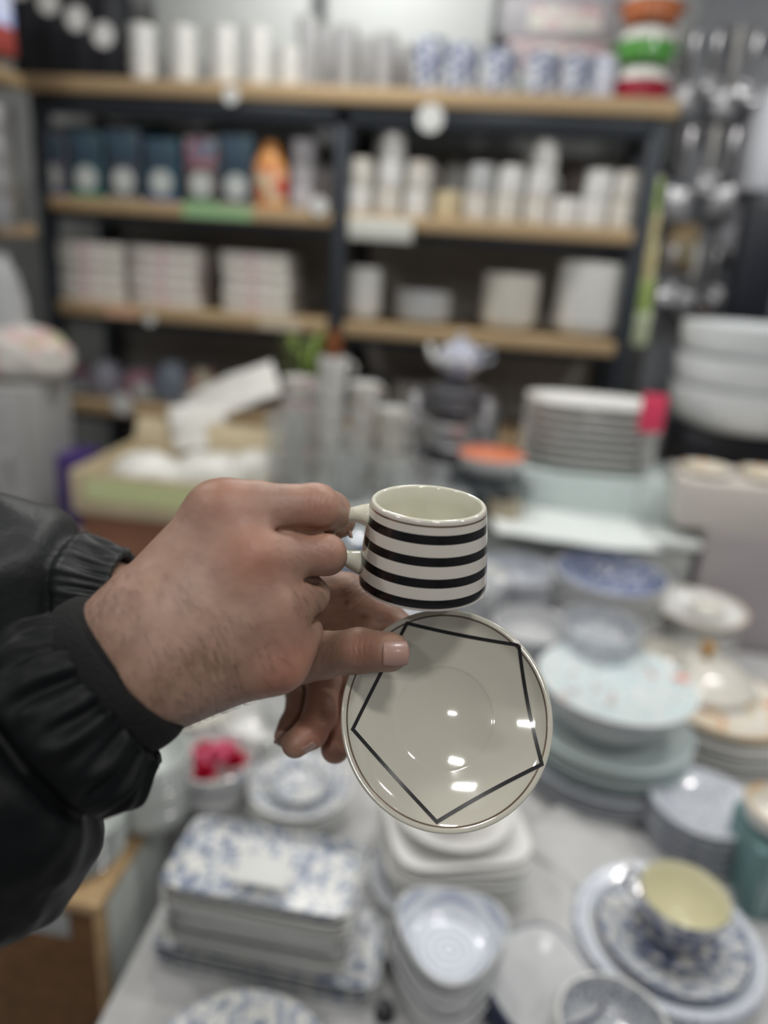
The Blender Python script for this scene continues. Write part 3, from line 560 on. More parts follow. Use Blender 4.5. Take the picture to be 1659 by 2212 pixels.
# rectangular patterned trays
q = on(545, 2135); yf = q[1]; trW = size(q, 415)
ztop = PY(545, 1955, yf)[2]; n = 11; dz = (ztop-TZ-.012)/n
yb = PZ(545, 1785, ztop)[1]; trD = (yb-yf); xt = PY(545, 2030, yf)[0]
def tray(name, W, D_, h, m, rim, loc, rz=0):
    R = 1; sh_ = superell(10, W/2, D_/2)
    return lathe(name, [(0, .002), (.88, .002), (.9, 0), (.93, .004), (.985, h-.003), (1.0, h-.001, 1), (.992, h, 1), (.955, h-.003, 1), (.92, .005), (0, .005)], [m, rim], None, loc, 96, sh_)
big = tray('serving_tray', trW*1.22, trD*1.14, .02, bluewhite, bluewhite, (xt+.01, yf+trD/2+.005, TZ))
stack(big, 3, .011, (xt+.012, yf+trD/2+.006, TZ), 'larger blue patterned tray, @ of those beneath the rectangular tray stack', 'tray', 'larger trays at the base', rz=-.03, jr=.01)
o = tray('serving_tray', trW, trD, .02, porcelain, porcelain, (0, 0, 0))
lst = stack(o, n-3, dz, (xt, yf+trD/2, TZ+.034), 'white rectangular tray, @ of those under the blue patterned tray', 'tray', 'rectangular trays', rz=-.02, jr=.015, jit=.003)
for i in (2, 4): lst[i].data = lst[i].data.copy(); lst[i].data.materials[1] = dotgrey; lst[i]['label'] = 'grey rimmed rectangular tray in the stack, '+['lower', 'upper'][i == 4]+' of two'
o = tray('serving_tray', trW, trD, .02, bluewhite, bluewhite, (xt, yf+trD/2, TZ+.034+(n-3)*dz)); o.rotation_euler.z = -.02; tag(o, 'rectangular blue and white patterned tray on top of the stack', 'tray')
t = rbox('price_card', .07, .045, .002, mat('tag_white', (.66, .67, .66), .5), None, (xt-.0, yf+.045, ztop+.012), .001); t.rotation_euler.x = .1; tag(t, 'small white card lying on the blue patterned tray', 'card')
# second tray pile behind, patterned rim visible
o = plate_obj('dinner_plate', .118, .02, bluewhite, loc=(0, 0, 0)); q = on(545, 2290)
stack(o, 3, .011, (q[0], .568, TZ), 'blue and white patterned plate, @ of pile at the bottom edge', 'plate', 'patterned plates at bottom edge')
# flower bowl
q = on(465, 1735); t = bowl_obj('pedestal_bowl', size(q, 70), .06, greyw, loc=q, foot=.6); tag(t, 'plain grey bowl under the bowl of red flowers', 'bowl')
t = bowl_obj('patterned_bowl', size(q, 88), .05, bluewhite, porcelain, (q[0], q[1], TZ+.055), foot=.5); tag(t, 'blue rimmed bowl holding red and pink flowers', 'bowl')
for k in range(6):
    a = k*PI/3+.3; rr = .034 if k < 5 else 0; cpos = (q[0]+rr*math.cos(a), q[1]+rr*math.sin(a), TZ+.082+(.012 if k == 5 else 0))
    vs, fs = [], []
    for L in range(3):
        for j in range(6):
            b = 2*PI*j/6+L*.5; el = .35+.45*L; d = Vector((math.cos(b)*math.cos(el), math.sin(b)*math.cos(el), math.sin(el))); s = Vector((-math.sin(b), math.cos(b), 0))*.012; kk = len(vs); l_ = .026-.004*L
            vs += [Vector((0, 0, 0)), d*l_*.7+s, d*l_*1.15+Vector((0, 0, .004)), d*l_*.6-s]; fs.append((kk, kk+1, kk+2, kk+3))
    o = mobj('flower', vs, fs, [flat('rose_red', (.50, .01, .05), .5), flat('rose_pink', (.72, .14, .25), .5)][k % 2], None, cpos)
    tag(o, ['crimson', 'pink'][k % 2]+' artificial flower in the blue rimmed bowl'+(', '+['nearest the tray', 'at its left', 'at its right'][k//2] if True else ''), 'flower', 'artificial flowers')
# round patterned stack
q = PZ(648, 1690, TZ+.06); q[2] = TZ
o = plate_obj('soup_plate', size(q, 110), .024, bluewhite, loc=(0, 0, 0), rim=porcelain); stack(o, 4, .012, q, 'round blue speckled plate, @ of the stack beside the flower bowl', 'plate', 'blue speckled plates')
o = bowl_obj('small_bowl', size(q, 62), .022, bluewhite, bluewhite, (q[0], q[1], TZ+.041), foot=.6); tag(o, 'blue speckled shallow bowl on the round plate stack', 'bowl')
# behind: bowls seen below the hand
for k, (px, py, R, m) in enumerate(((560, 1590, .075, porcelain), (640, 1545, .07, greyw), (420, 1560, .08, creamw), (330, 1720, .07, glassy))):
    q = on(px, py+45); o = bowl_obj('bowl', R, .055, m, loc=(q[0], q[1], TZ)); 
    if k < 3: stack(o, 3, .02, q, ['white bowl, @ of stack just below the fist', 'grey bowl, @ of stack below the curled fingers', 'cream bowl, @ of stack beside the cuff'][k], 'bowl', ['white', 'grey', 'cream'][k]+' bowls below the hands')
    else: stack(o, 5, .022, q, 'pale green glass bowl, @ of stack beside the lower sleeve', 'bowl', 'green glass bowls')

# square white plates with patterned bowl
q = on(985, 1975); R = size(q, 152); q = PZ(976, 1795, TZ+.118); q[2] = TZ; q[1] += .035
o = plate_obj('square_plate', R, .026, porcelain, loc=(0, 0, 0), shape=superell(5)); stack(o, 9, .0115, q, 'white square plate, @ of the stack below the saucer', 'plate', 'white square plates', rz=.25, jr=.12, jit=.004)
zt_ = TZ+8*.0115+.010
o = plate_obj('dinner_plate', R*.86, .022, porcelain, loc=(q[0], q[1], zt_+.012)); tag(o, 'round white plate on the square plates below the saucer', 'plate')
o = bowl_obj('dark_bowl', R*.42, .05, darkprint, darkprint, (q[0], q[1], zt_+.020)); tag(o, 'dark red and black patterned bowl partly hidden by the saucer', 'bowl')
# squarish speckled bowls
q = on(950, 2240); R = size(q, 122); q = q+np.array([0, R*.75, 0])
tri = lambda t: 1/(1+.10*math.cos(3*(t+.5)))
o = bowl_obj('rounded_triangle_bowl', R, .045, greyw, ringspeck, (0, 0, 0), shape=tri, foot=.45); stack(o, 5, .020, q, 'ring speckled pale blue bowl, @ of the nested triangular stack', 'bowl', 'triangular speckled bowls', jr=.02)
q2 = on(915, 2065)+np.array([0, .10, 0]); o = plate_obj('dinner_plate', .10, .02, dotgrey, loc=(0, 0, 0), rim=greyw); stack(o, 4, .012, q2, 'dotted grey plate, @ of the pile behind the triangular bowls', 'plate', 'dotted grey plates')
# tilted plates next to them
q = on(1150, 2205); o = plate_obj('square_plate', .075, .016, greyw, loc=(0, 0, 0), rim=mat('navy_rim', (.05, .06, .12), .3), shape=superell(4)); stack(o, 5, .010, q+np.array([0, .02, 0]), 'grey square plate with dark rim, @ of stack beside triangular bowls', 'plate', 'dark rimmed square plates', rz=.6, jr=.1)
# big setting with cup
q = on(1432, 2050); RB = size(q, 200)
o = plate_obj('charger_plate', RB, .024, ringspeck, loc=(q[0], q[1], TZ), rim=bluewhite_fine, well=.7); tag(o, 'large ring speckled plate at bottom of the cup setting', 'plate')
o = plate_obj('charger_plate', RB*.98, .024, ringspeck, loc=(q[0]+.001, q[1], TZ+.010), rim=bluewhite_fine, well=.7); tag(o, 'large ring speckled plate, upper of two under the cup', 'plate')
o = plate_obj('dinner_plate', RB*.78, .020, bluewhite, loc=(q[0]+.006, q[1]-.004, TZ+.020), rim=mat('navy_rim', (.05, .06, .12), .3)); tag(o, 'navy rimmed blue patterned plate under the cup', 'plate')
o = plate_obj('saucer', RB*.46, .014, pattern('dark_blue_print', [(.05, .06, .12), (.25, .28, .38), (.6, .58, .52)], 70, cuts=[0, .45, .56]), loc=(q[0]+.008, q[1]-.006, TZ+.028)); tag(o, 'dark blue patterned saucer under the cream lined cup', 'saucer')
t = empty('tea_cup', (q[0]+.010, q[1]-.004, TZ+.034), 2.5); tag(t, 'dark blue patterned cup with cream inside on the plates', 'cup')
Rc = size(q, 92)
lathe('cup_body', [(0, .003), (Rc*.5, .003), (Rc*.52, 0), (Rc*.56, .002), (Rc*.72, .02), (Rc*.92, .055), (Rc, .078), (Rc-.0015, .0795, 1), (Rc-.003, .078, 1), (Rc*.9-.003, .055, 1), (Rc*.69, .024, 1), (Rc*.45, .009, 1), (0, .008, 1)], [MATS['dark_blue_print'], mat('cream_inside', (.68, .65, .46), .15, coat=.5)], t, None, 48)
tube('handle', [(Rc*.93, 0, .064), (Rc*1.3, 0, .066), (Rc*1.42, 0, .045), (Rc*1.2, 0, .026), (Rc*.8, 0, .024)], .004, MATS['dark_blue_print'], t, 8)
# bottom dotted bowl
q = on(1310, 2375); o = bowl_obj('dotted_bowl', size(q, 122), .05, greyw, dotgrey, (0, 0, 0), rim=porcelain); stack(o, 3, .02, q+np.array([0, .03, 0]), 'grey dotted bowl with pale rim, @ of stack at bottom edge', 'bowl', 'grey dotted bowls')
# floral plate stack
q = on(1300, 1700)+np.array([0, .05, 0]); RF = size(q, 185)
o = plate_obj('charger_plate', RF, .026, dotgrey, loc=(0, 0, 0)); stack(o, 4, .012, q, 'dark grey plate, @ of those at base of the floral stack', 'plate', 'dark plates under floral stack')
o = plate_obj('dinner_plate', RF*.93, .03, mat('pale_teal_glaze', (.52, .60, .60), .2, coat=.4), loc=(0, 0, 0)); stack(o, 4, .013, q+np.array([0, 0, .052]), 'pale teal grey plate, @ of those between floral and dark plates', 'plate', 'pale teal plates')
o = bowl_obj('serving_bowl', RF*.72, .08, greyw, porcelain, (q[0], q[1]+.01, TZ+.108), foot=.5); tag(o, 'grey white serving bowl carrying the teal and coral floral platter', 'bowl')
o = plate_obj('floral_platter', RF*.88, .018, floral, loc=(q[0]+.005, q[1]+.015, TZ+.186), rim=mat('bright_porcelain', (.76, .79, .80), .15, coat=.4)); tag(o, 'white platter with teal and coral flowers beside the saucer', 'platter')
# orange rimmed plates
q = on(1570, 1640)+np.array([0, .08, 0]); RO = size(q, 150)
o = plate_obj('dinner_plate', RO, .024, porcelain, loc=(0, 0, 0)); stack(o, 5, .012, q, 'white plate, @ of those under the orange flowered plate', 'plate', 'plates under orange flowered plate')
o = plate_obj('soup_plate', RO*.93, .03, orangeprint, loc=(q[0], q[1], TZ+.064), rim=mat('tan_rim', (.55, .38, .2), .3)); tag(o, 'cream plate with orange rim and red flowers, right side', 'plate')
# tureen
q = on(1525, 1480)+np.array([0, -.12, 0]); q[2] = TZ; q[0] = PY(1525, 1420, q[1])[0]; RU = size(q, 108)
t = empty('tureen', q); tag(t, 'white lidded tureen with gold knob behind the orange plate', 'tureen')
sc_ = lambda t_: 1+.02*math.cos(14*t_)
lathe('tureen_body', [(0, 0), (.05, 0), (.052, .008), (RU*.85, .045), (RU, .085), (RU-.004, .086), (RU*.8, .05), (0, .012)], porcelain, t, None, 84, sc_)
lathe('lid', [(RU*1.02, .086), (RU*1.02, .089), (RU*.85, .105), (RU*.5, .128), (.01, .138), (0, .138)], creamw, t, None, 84, sc_)
lathe('knob', [(0, .136), (.010, .137), (.008, .148), (.017, .160), (.016, .172), (0, .180)], mat('gold_knob', (.50, .27, .07), .3, metal=.6), t, None, 24)
# round orange rim dish on bowls
q = PY(1512, 1300, 1.78); q[2] = TZ
o = bowl_obj('bowl', .10, .05, porcelain, loc=(0, 0, 0)); stack(o, 5, .022, q, 'white bowl, @ of those carrying the peach rimmed dish', 'bowl', 'bowls under peach rimmed dish')
o = bowl_obj('shallow_dish', .115, .035, porcelain, porcelain, (q[0], q[1], TZ+.139), rim=mat('peach_rim', (.66, .44, .27), .3), foot=.55); tag(o, 'peach rimmed white dish behind the tureen', 'dish')
o = bowl_obj('sauce_bowl', .045, .03, porcelain, creamw, (q[0]+.02, q[1], TZ+.147)); tag(o, 'small white bowl inside the peach rimmed dish', 'bowl')
# patterned bowls behind
def stack_up(px, pytop, Y, R, H, dz, m, mi_, lab, rim=None):
    """a stack standing on the table whose top rim is seen at a pixel"""
    p_ = PY(px, pytop, Y); n = max(1, int(round((p_[2]-TZ-H)/dz))+1); dz2 = (p_[2]-TZ-H)/max(1, n-1) if n > 1 else dz
    o = bowl_obj('bowl', R, H, m, mi_, (0, 0, 0), rim=rim, foot=.5); stack(o, n, min(dz2, H), (p_[0], Y, TZ), lab, 'bowl', lab.split(', @')[0]+' group', jr=.6, jit=.004)
deepblue = pattern('deep_blue_print', [(.14, .17, .30), (.3, .34, .46), (.58, .60, .64)], 60, cuts=[0, .5, .6])
for a_ in ((1318, 1235, 1.70, .135, .07, .034, greyw, deepblue, 'pale bowl with deep blue inside, @ of tall stack behind the platter', porcelain),
           (1125, 1225, 1.72, .10, .07, .032, bluewhite_fine, bluewhite_fine, 'pale blue printed bowl, @ of stack right of the striped cup', porcelain),
           (1300, 1345, 1.47, .088, .06, .030, bluewhite_fine, dotgrey, 'grey speckled bowl, @ of stack just behind floral platter', greyw),
           (1150, 1345, 1.50, .09, .06, .030, dotgrey, greyw, 'grey white bowl, @ of stack between cup and saucer edge', porcelain),
           (1180, 1445, 1.42, .06, .05, .026, dotgrey, dotgrey, 'small dark grey bowl, @ of stack touching the saucer edge', greyw),
           (1425, 1400, 1.56, .055, .05, .028, porcelain, creamw, 'small white bowl, @ of stack left of the tureen', None),
           (1010, 1240, 1.62, .10, .06, .030, bluewhite, porcelain, 'blue patterned bowl, @ of stack hidden behind the cup', None),
           (880, 1300, 1.5, .09, .07, .035, porcelain, bluewhite, 'white bowl with blue inside, @ of stack behind the held cup', None)): stack_up(*a_)
q = PY(775, 1155, 1.55); t = lathe('ginger_jar', [(0, 0), (.05, 0), (.055, .01), (.075, .16), (.075, .26), (.05, .33), (.045, .345), (.052, .35), (.02, .365), (0, .37)], pattern('blue_leaf_print', [(.04, .09, .2), (.6, .62, .6)], 55, cuts=[0, .5]), None, (q[0], 1.55, TZ), 40); tag(t, 'blue and white jar seen through the cup handle', 'jar')
# right edge things
q = on(1650, 1960); t = empty('teal_carton', (q[0]+.0, q[1]+.03, TZ)); rbox('carton_body', .09, .12, .13, flat('teal_card', (.13, .24, .24), .5), t); rbox('striped_panel', .07, .002, .10, pattern('teal_stripes', [(.10, .2, .2), (.3, .4, .4)], 30, stretch=(6, 1, .2), coat=0, rough=.5), t, (0, -.0608, .015), 0); tag(t, 'teal carton at right edge beside the cup setting', 'box')
o = bowl_obj('bowl', .055, .045, porcelain, orangeprint, (q[0], q[1]+.03, TZ+.131), rim=mat('tan_rim', (0, 0, 0))); tag(o, 'small orange rimmed bowl on the teal carton', 'bowl')
q = on(1510, 1840)+np.array([0, .03, 0]); o = plate_obj('dinner_plate', .095, .02, bluewhite_fine, loc=(0, 0, 0), rim=dotgrey); stack(o, 6, .013, q, 'speckled grey blue plate, @ of pile above the cup setting', 'plate', 'speckled plates above cup setting')
for k, (px, py) in enumerate(((803, 1865), (830, 2195), (1110, 1935))):
    q = on(px, py); o = lathe('rubber_foot', [(0, 0), (.012, 0), (.014, .004), (.011, .018), (0, .02)], black_card, None, q, 20); tag(o, 'small black knob on the white paper, '+['by the top tray corner', 'left of triangular bowls', 'right of the square plates'][k], 'knob', 'small black knobs')
for k, (px, py, a, w_, l_) in enumerate(((1150, 2000, .5, .2, .26), (860, 1960, .1, .2, .2), (1290, 1830, .9, .22, .2), (1560, 1590, .3, .18, .16))):
    q = on(px, py, TZ+.012); sheet('wrapping_paper', q, w_, l_, cloth_white, 0, 0, a, k+.3, 'crumpled white paper sheet '+['right of the square plates', 'under the square plates', 'above the cup setting', 'beside the orange plate'][k], curl=.010, grp='crumpled papers on table')
# wooden cabinet, bottom left
yc0 = .80
q = PY(150, 1948, yc0); xr = PY(213, 1960, yc0)[0]; W = .5; zc = float(q[2])
t = empty('wooden_cabinet', (xr-W/2, yc0+.22, 0)); tag(t, 'brown wooden cabinet with pale edges at the bottom left corner', 'cabinet')
rbox('carcass', W-.024, .42, zc-.02, brown_wood, t, (0, .005, 0), .002); rbox('top_board', W, .44, .02, light_wood, t, (0, 0, zc-.02), .003)
rbox('side_edge', .012, .02, zc-.02, light_wood, t, (W/2-.006, -.208, 0), .002)
rbox('side_panel', .012, .41, zc-.02, mat('pale_green_panel', (.56, .60, .57), .4), t, (W/2-.006, .01, 0), .002)
ql = PY(85, 2010, yc0); rbox('paper_label', .085, .002, .05, mat('label_grey', (.42, .44, .44), .6), t, (ql[0]-t.location.x, -.2065, ql[2]-.02), .0005)
for k, (dx, dy, R) in enumerate(((.17, -.13, .075), (.15, .10, .09), (-.02, -.10, .08))):
    o = lathe('glass_plate', [(0, 0), (R*.7, 0), (R, .02), (R-.002, .021), (R*.7-.003, .003), (0, .003)], glassy, None, (0, 0, 0), 40)
    stack(o, 9, .008, (t.location.x+dx, yc0+.22+dy, zc), 'pale green glass plate, @ of pile on wooden cabinet, '+['front right pile', 'rear pile', 'front left pile'][k], 'plate', 'glass plates, '+['front right pile', 'rear pile', 'front left pile'][k]+' on wooden cabinet')

#HANDS#
# ------------------------------------------------------------------ cup and saucer held in the hands
S = 1/FPX
cdep = .412
cb_ = V(911, 1262, cdep); axis = np.array([.0, 0, 1.0])
Rt, Rb, Hc = 120*cdep*S, 138*cdep*S, 180*cdep*S/math.cos(math.radians(18))
cup = empty('coffee_cup', cb_); tag(cup, 'small cream coffee cup with black stripes and gold line, held by its handle', 'cup')
prof = [(0, .0035, 0), (Rb-.007, .0035, 0), (Rb-.006, 0, 0), (Rb-.0035, 0, 0), (Rb-.003, .0025, 0), (Rb-.0008, .0042, 0)]
def cr(z):
    u = z/Hc; return Rb+(Rt-Rb)*(u**1.35)-.0008*max(0, 1-u*12)
bands = [(.018, .05, 0), (.045, .146, 1), (.146, .277, 0), (.277, .377, 1), (.377, .510, 0), (.510, .610, 1), (.610, .743, 0), (.743, .843, 1), (.843, .925, 0), (.925, .945, 2), (.945, .975, 0)]
prof = prof[:-1]
for a, b, m in bands:
    for k in range(3): prof.append((cr((a+(b-a)*k/3)*Hc), (a+(b-a)*k/3)*Hc, m))
prof += [(cr(.975*Hc), .975*Hc, 0), (Rt-.0004, .99*Hc, 0), (Rt-.0013, Hc, 0), (Rt-.0024, .992*Hc, 0), (Rt-.0029, .97*Hc, 0)]
prof += [(cr(u*Hc)-.0032, u*Hc, 0) for u in (.8, .6, .4, .22)] + [(Rb-.006, .12*Hc, 0), (Rb-.012, .09*Hc, 0), (0, .085*Hc, 0)]
whiteglaze = mat('warm_white_glaze', (.64, .60, .545), .10, coat=.8)
nout = sum(1 for q in prof if True)
kk = next(i for i, q in enumerate(prof) if abs(q[1]-.97*Hc) < 1e-9 and q[0] < Rt-.002)
prof = [(q[0], q[1], 3 if i >= kk-3 else q[2]) for i, q in enumerate(prof)]
lathe('cup_body', prof, [whiteglaze, stripe_black, gold, cream], cup, None, 96, sharp=50)
# handle: a loop to the left of the cup in the camera's view
hl = -(RT - axis*float(RT @ axis)); hl /= np.linalg.norm(hl)
def hp(r, z): return tuple(hl*r+axis*z)
hpts = cat_rom([hp(cr(.80*Hc)-.001, .80*Hc), hp(cr(.80*Hc)+.006, .80*Hc), hp(.044, .775*Hc), hp(.0505, .71*Hc), hp(.0530, .56*Hc), hp(.0515, .42*Hc), hp(.0485, .33*Hc), hp(.042, .27*Hc), hp(cr(.24*Hc)-.001, .225*Hc)], 6)
hr = [.0048 if i < 3 else .0034 for i in range(len(hpts))]
for i in range(len(hpts)):
    u = i/(len(hpts)-1); hr[i] = .0040+.0024*math.exp(-(u/.10)**2)+.0026*math.exp(-((1-u)/.10)**2)
tube('handle', hpts, hr, cream, cup, 16, flat_=1.15)

# saucer, its face turned to the camera
sd = .404; sc0 = V(970, 1549, sd); RS = .0600
tocam = CAM-sc0; tocam /= np.linalg.norm(tocam)
an = math.radians(13); nrm = tocam*math.cos(an)+RT*math.sin(an)*.97+UP*math.sin(an)*.12; nrm /= np.linalg.norm(nrm)
xa = RT-nrm*float(RT @ nrm); xa /= np.linalg.norm(xa); ya = np.cross(nrm, xa)
HS = .0135
SPROF = [(0, .0020), (.0275, .0021), (.0283, .0027), (.0292, .0030), (.034, .0040), (.042, .0066), (.050, .0100), (.0562, .0124), (.0575, .0130), (.0592, .0136), (.0600, .0134)]
SPROF = [(a*.985, b) for a, b in SPROF]
def sz(r):
    for (a, za), (b, zb_) in zip(SPROF, SPROF[1:]):
        if r <= b: return za+(zb_-za)*(r-a)/(b-a)
    return HS
sau = empty('saucer', (0, 0, 0)); sau.matrix_world = Matrix(((xa[0], ya[0], nrm[0], sc0[0]), (xa[1], ya[1], nrm[1], sc0[1]), (xa[2], ya[2], nrm[2], sc0[2]), (0, 0, 0, 1))) @ Matrix.Translation((0, 0, -HS))
tag(sau, 'cream saucer with a black pentagon outline and gold rim line, held upright', 'saucer')
pr_ = [(r, z, (1 if abs(r-.0575) < 1e-6 or abs(r-.0562) < -1 else 0)) for r, z in SPROF]
# the gold line is a narrow band of its own
pr_ = [(r, z, 0) for r, z in SPROF[:8]]+[(.0554, .01252, 1), (.0563, .01285, 0)]+[(.0582, .0137, 0), (.0590, .0133, 0), (.0592, .0126, 0), (.0587, .0117, 0)]
pr_ += [(.055, .0095, 0), (.045, .0050, 0), (.034, .0012, 0), (.0315, .0008, 0), (.031, -.0010, 0), (.0295, -.0012, 0), (.029, -.0002, 0), (0, -.0002, 0)]
lathe('saucer_body', pr_[::-1] if False else pr_, [mat('saucer_glaze', (.55, .53, .455), .09, coat=1.0), mat('brown_gold', (.14, .10, .07), .3, metal=.3)], sau, None, 128, sharp=60)
def to_saucer(px, py):   # where the view ray through a pixel meets the rim plane, in saucer coordinates
    q = ray(px, py); s = float((sc0-CAM) @ nrm)/float(q @ nrm); p_ = CAM+q*s-sc0; return np.array([float(p_ @ xa), float(p_ @ ya)])
PV = [to_saucer(*p_) for p_ in ((880, 1346), (1121, 1394), (1171, 1651), (945, 1776), (763, 1575))]
vs, fs = [], []; hw = .00095
for e in range(5):
    A, B = PV[e], PV[(e+1) % 5]; d = (B-A)/np.linalg.norm(B-A); nn = np.array([-d[1], d[0]]); N = 40; A2 = A-d*hw*.7; B2 = B+d*hw*.7
    for i in range(N+1):
        c = A2+(B2-A2)*i/N
        for s in (-1, 1):
            p_ = c+nn*hw*s; r = np.linalg.norm(p_); vs.append((p_[0], p_[1], sz(r)+.00016+.00002*e))
        if i < N: k = len(vs); fs.append((k-2, k-1, k+1, k))
pen = mobj('pentagon_line', vs, fs, mat('line_black', (.012, .012, .014), .25, coat=.5), sau)
bm = bmesh.new(); bm.from_mesh(pen.data); bmesh.ops.recalc_face_normals(bm, faces=bm.faces)
for f_ in bm.faces:
    if f_.normal.z < 0: f_.normal_flip()
bm.to_mesh(pen.data); bm.free()

# ------------------------------------------------------------------ hands: smooth-blended volumes turned into one skin surface
class Field:
    def __init__(s, lo, hi, h):
        s.lo = np.array(lo); s.h = h; s.n = np.ceil((np.array(hi)-s.lo)/h).astype(int)+1
        s.ax = [s.lo[i]+h*np.arange(s.n[i]) for i in range(3)]; s.f = np.full(s.n, .03, np.float32)
    def sl(s, lo, hi):
        a = np.clip(np.floor((lo-s.lo)/s.h).astype(int), 0, s.n-1); b = np.clip(np.ceil((hi-s.lo)/s.h).astype(int)+1, 1, s.n); return tuple(slice(int(a[i]), int(b[i])) for i in range(3))
    def cone(s, p0, p1, r0_, r1, k=.003, sub=False, F=None):
        p0, p1 = np.array(p0), np.array(p1); m = max(r0_, r1)+.022
        S_ = s.sl(np.minimum(p0, p1)-m, np.maximum(p0, p1)+m)
        X = s.ax[0][S_[0]][:, None, None]; Y_ = s.ax[1][S_[1]][None, :, None]; Z = s.ax[2][S_[2]][None, None, :]
        d = p1-p0; L = float(d @ d)+1e-12
        t = np.clip(((X-p0[0])*d[0]+(Y_-p0[1])*d[1]+(Z-p0[2])*d[2])/L, 0, 1)
        D = np.sqrt((X-p0[0]-t*d[0])**2+(Y_-p0[1]-t*d[1])**2+(Z-p0[2]-t*d[2])**2)-(r0_+(r1-r0_)*t)
        F = s.f if F is None else F; a = F[S_]
        if sub: D = -D; h_ = np.clip(.5-.5*(a-D)/k, 0, 1); h_ = np.maximum(k-np.abs(a-D), 0)/k; F[S_] = np.maximum(a, D)+h_*h_*k*.25
        else: h_ = np.maximum(k-np.abs(a-D), 0)/k; F[S_] = np.minimum(a, D)-h_*h_*k*.25
    def merge(s, G, k):
        h_ = np.maximum(k-np.abs(s.f-G), 0)/k; s.f = np.minimum(s.f, G)-h_*h_*k*.25
    def mesh(s):
        f = s.f; ins = f < 0; nx, ny, nz = f.shape
        c = [ins[i:nx-1+i, j:ny-1+j, k:nz-1+k] for i in (0, 1) for j in (0, 1) for k in (0, 1)]
        sm = sum(x.astype(np.int8) for x in c); act = (sm > 0) & (sm < 8); idx = np.argwhere(act)
        vid = np.full(act.shape, -1, np.int64); vid[act] = np.arange(len(idx))
        P = np.zeros((len(idx), 3)); cnt = np.zeros(len(idx))
        cs = [(i, j, k) for i in (0, 1) for j in (0, 1) for k in (0, 1)]
        for a in cs:
            for ax in range(3):
                if a[ax]: continue
                b = list(a); b[ax] = 1
                fa = f[idx[:, 0]+a[0], idx[:, 1]+a[1], idx[:, 2]+a[2]]; fb = f[idx[:, 0]+b[0], idx[:, 1]+b[1], idx[:, 2]+b[2]]
                m = (fa < 0) != (fb < 0); t = np.where(m, fa/np.where(m, fa-fb, 1), 0); q = np.tile(np.array(a, float), (len(idx), 1)); q[:, ax] += t
                P += q*m[:, None]; cnt += m
        P = (idx+P/cnt[:, None])*s.h+s.lo; quads = []
        for ax in range(3):
            o1, o2 = [(1, 2), (2, 0), (0, 1)][ax]
            A = ins; sh_ = [slice(None)]*3; sh_[ax] = slice(0, -1); sh2 = [slice(None)]*3; sh2[ax] = slice(1, None)
            ch = A[tuple(sh_)] != A[tuple(sh2)]; e = np.argwhere(ch); e = e[(e[:, o1] > 0) & (e[:, o2] > 0) & (e[:, o1] < f.shape[o1]-1) & (e[:, o2] < f.shape[o2]-1)]
            def g(d1, d2):
                q = e.copy(); q[:, o1] += d1; q[:, o2] += d2; return vid[q[:, 0], q[:, 1], q[:, 2]]
            Q = np.stack([g(-1, -1), g(0, -1), g(0, 0), g(-1, 0)], 1); fl_ = ~A[e[:, 0], e[:, 1], e[:, 2]]; Q[fl_] = Q[fl_][:, ::-1]; quads.append(Q[(Q >= 0).all(1)])
        return P, np.concatenate(quads)
def smooth_verts(P, Q, it=3, lam=.5):
    E = np.concatenate([Q[:, [0, 1]], Q[:, [1, 2]], Q[:, [2, 3]], Q[:, [3, 0]]])
    for _ in range(it):
        A = np.zeros_like(P); c = np.zeros(len(P))
        for i in range(3): A[:, i] = np.bincount(E[:, 0], P[E[:, 1], i], len(P))+np.bincount(E[:, 1], P[E[:, 0], i], len(P))
        c = np.bincount(E[:, 0], minlength=len(P))+np.bincount(E[:, 1], minlength=len(P)); P = P*(1-lam)+lam*A/c[:, None]
    return P
def vnormals(P, Q):
    n = np.zeros_like(P); a, b, c, d = (P[Q[:, i]] for i in range(4)); fnm = np.cross(c-a, d-b)
    for i in range(4):
        for k in range(3): n[:, k] += np.bincount(Q[:, i], fnm[:, k], len(P))
    return n/(np.linalg.norm(n, axis=1)[:, None]+1e-12)
def T3(t): return V(t[0], t[1], t[2])
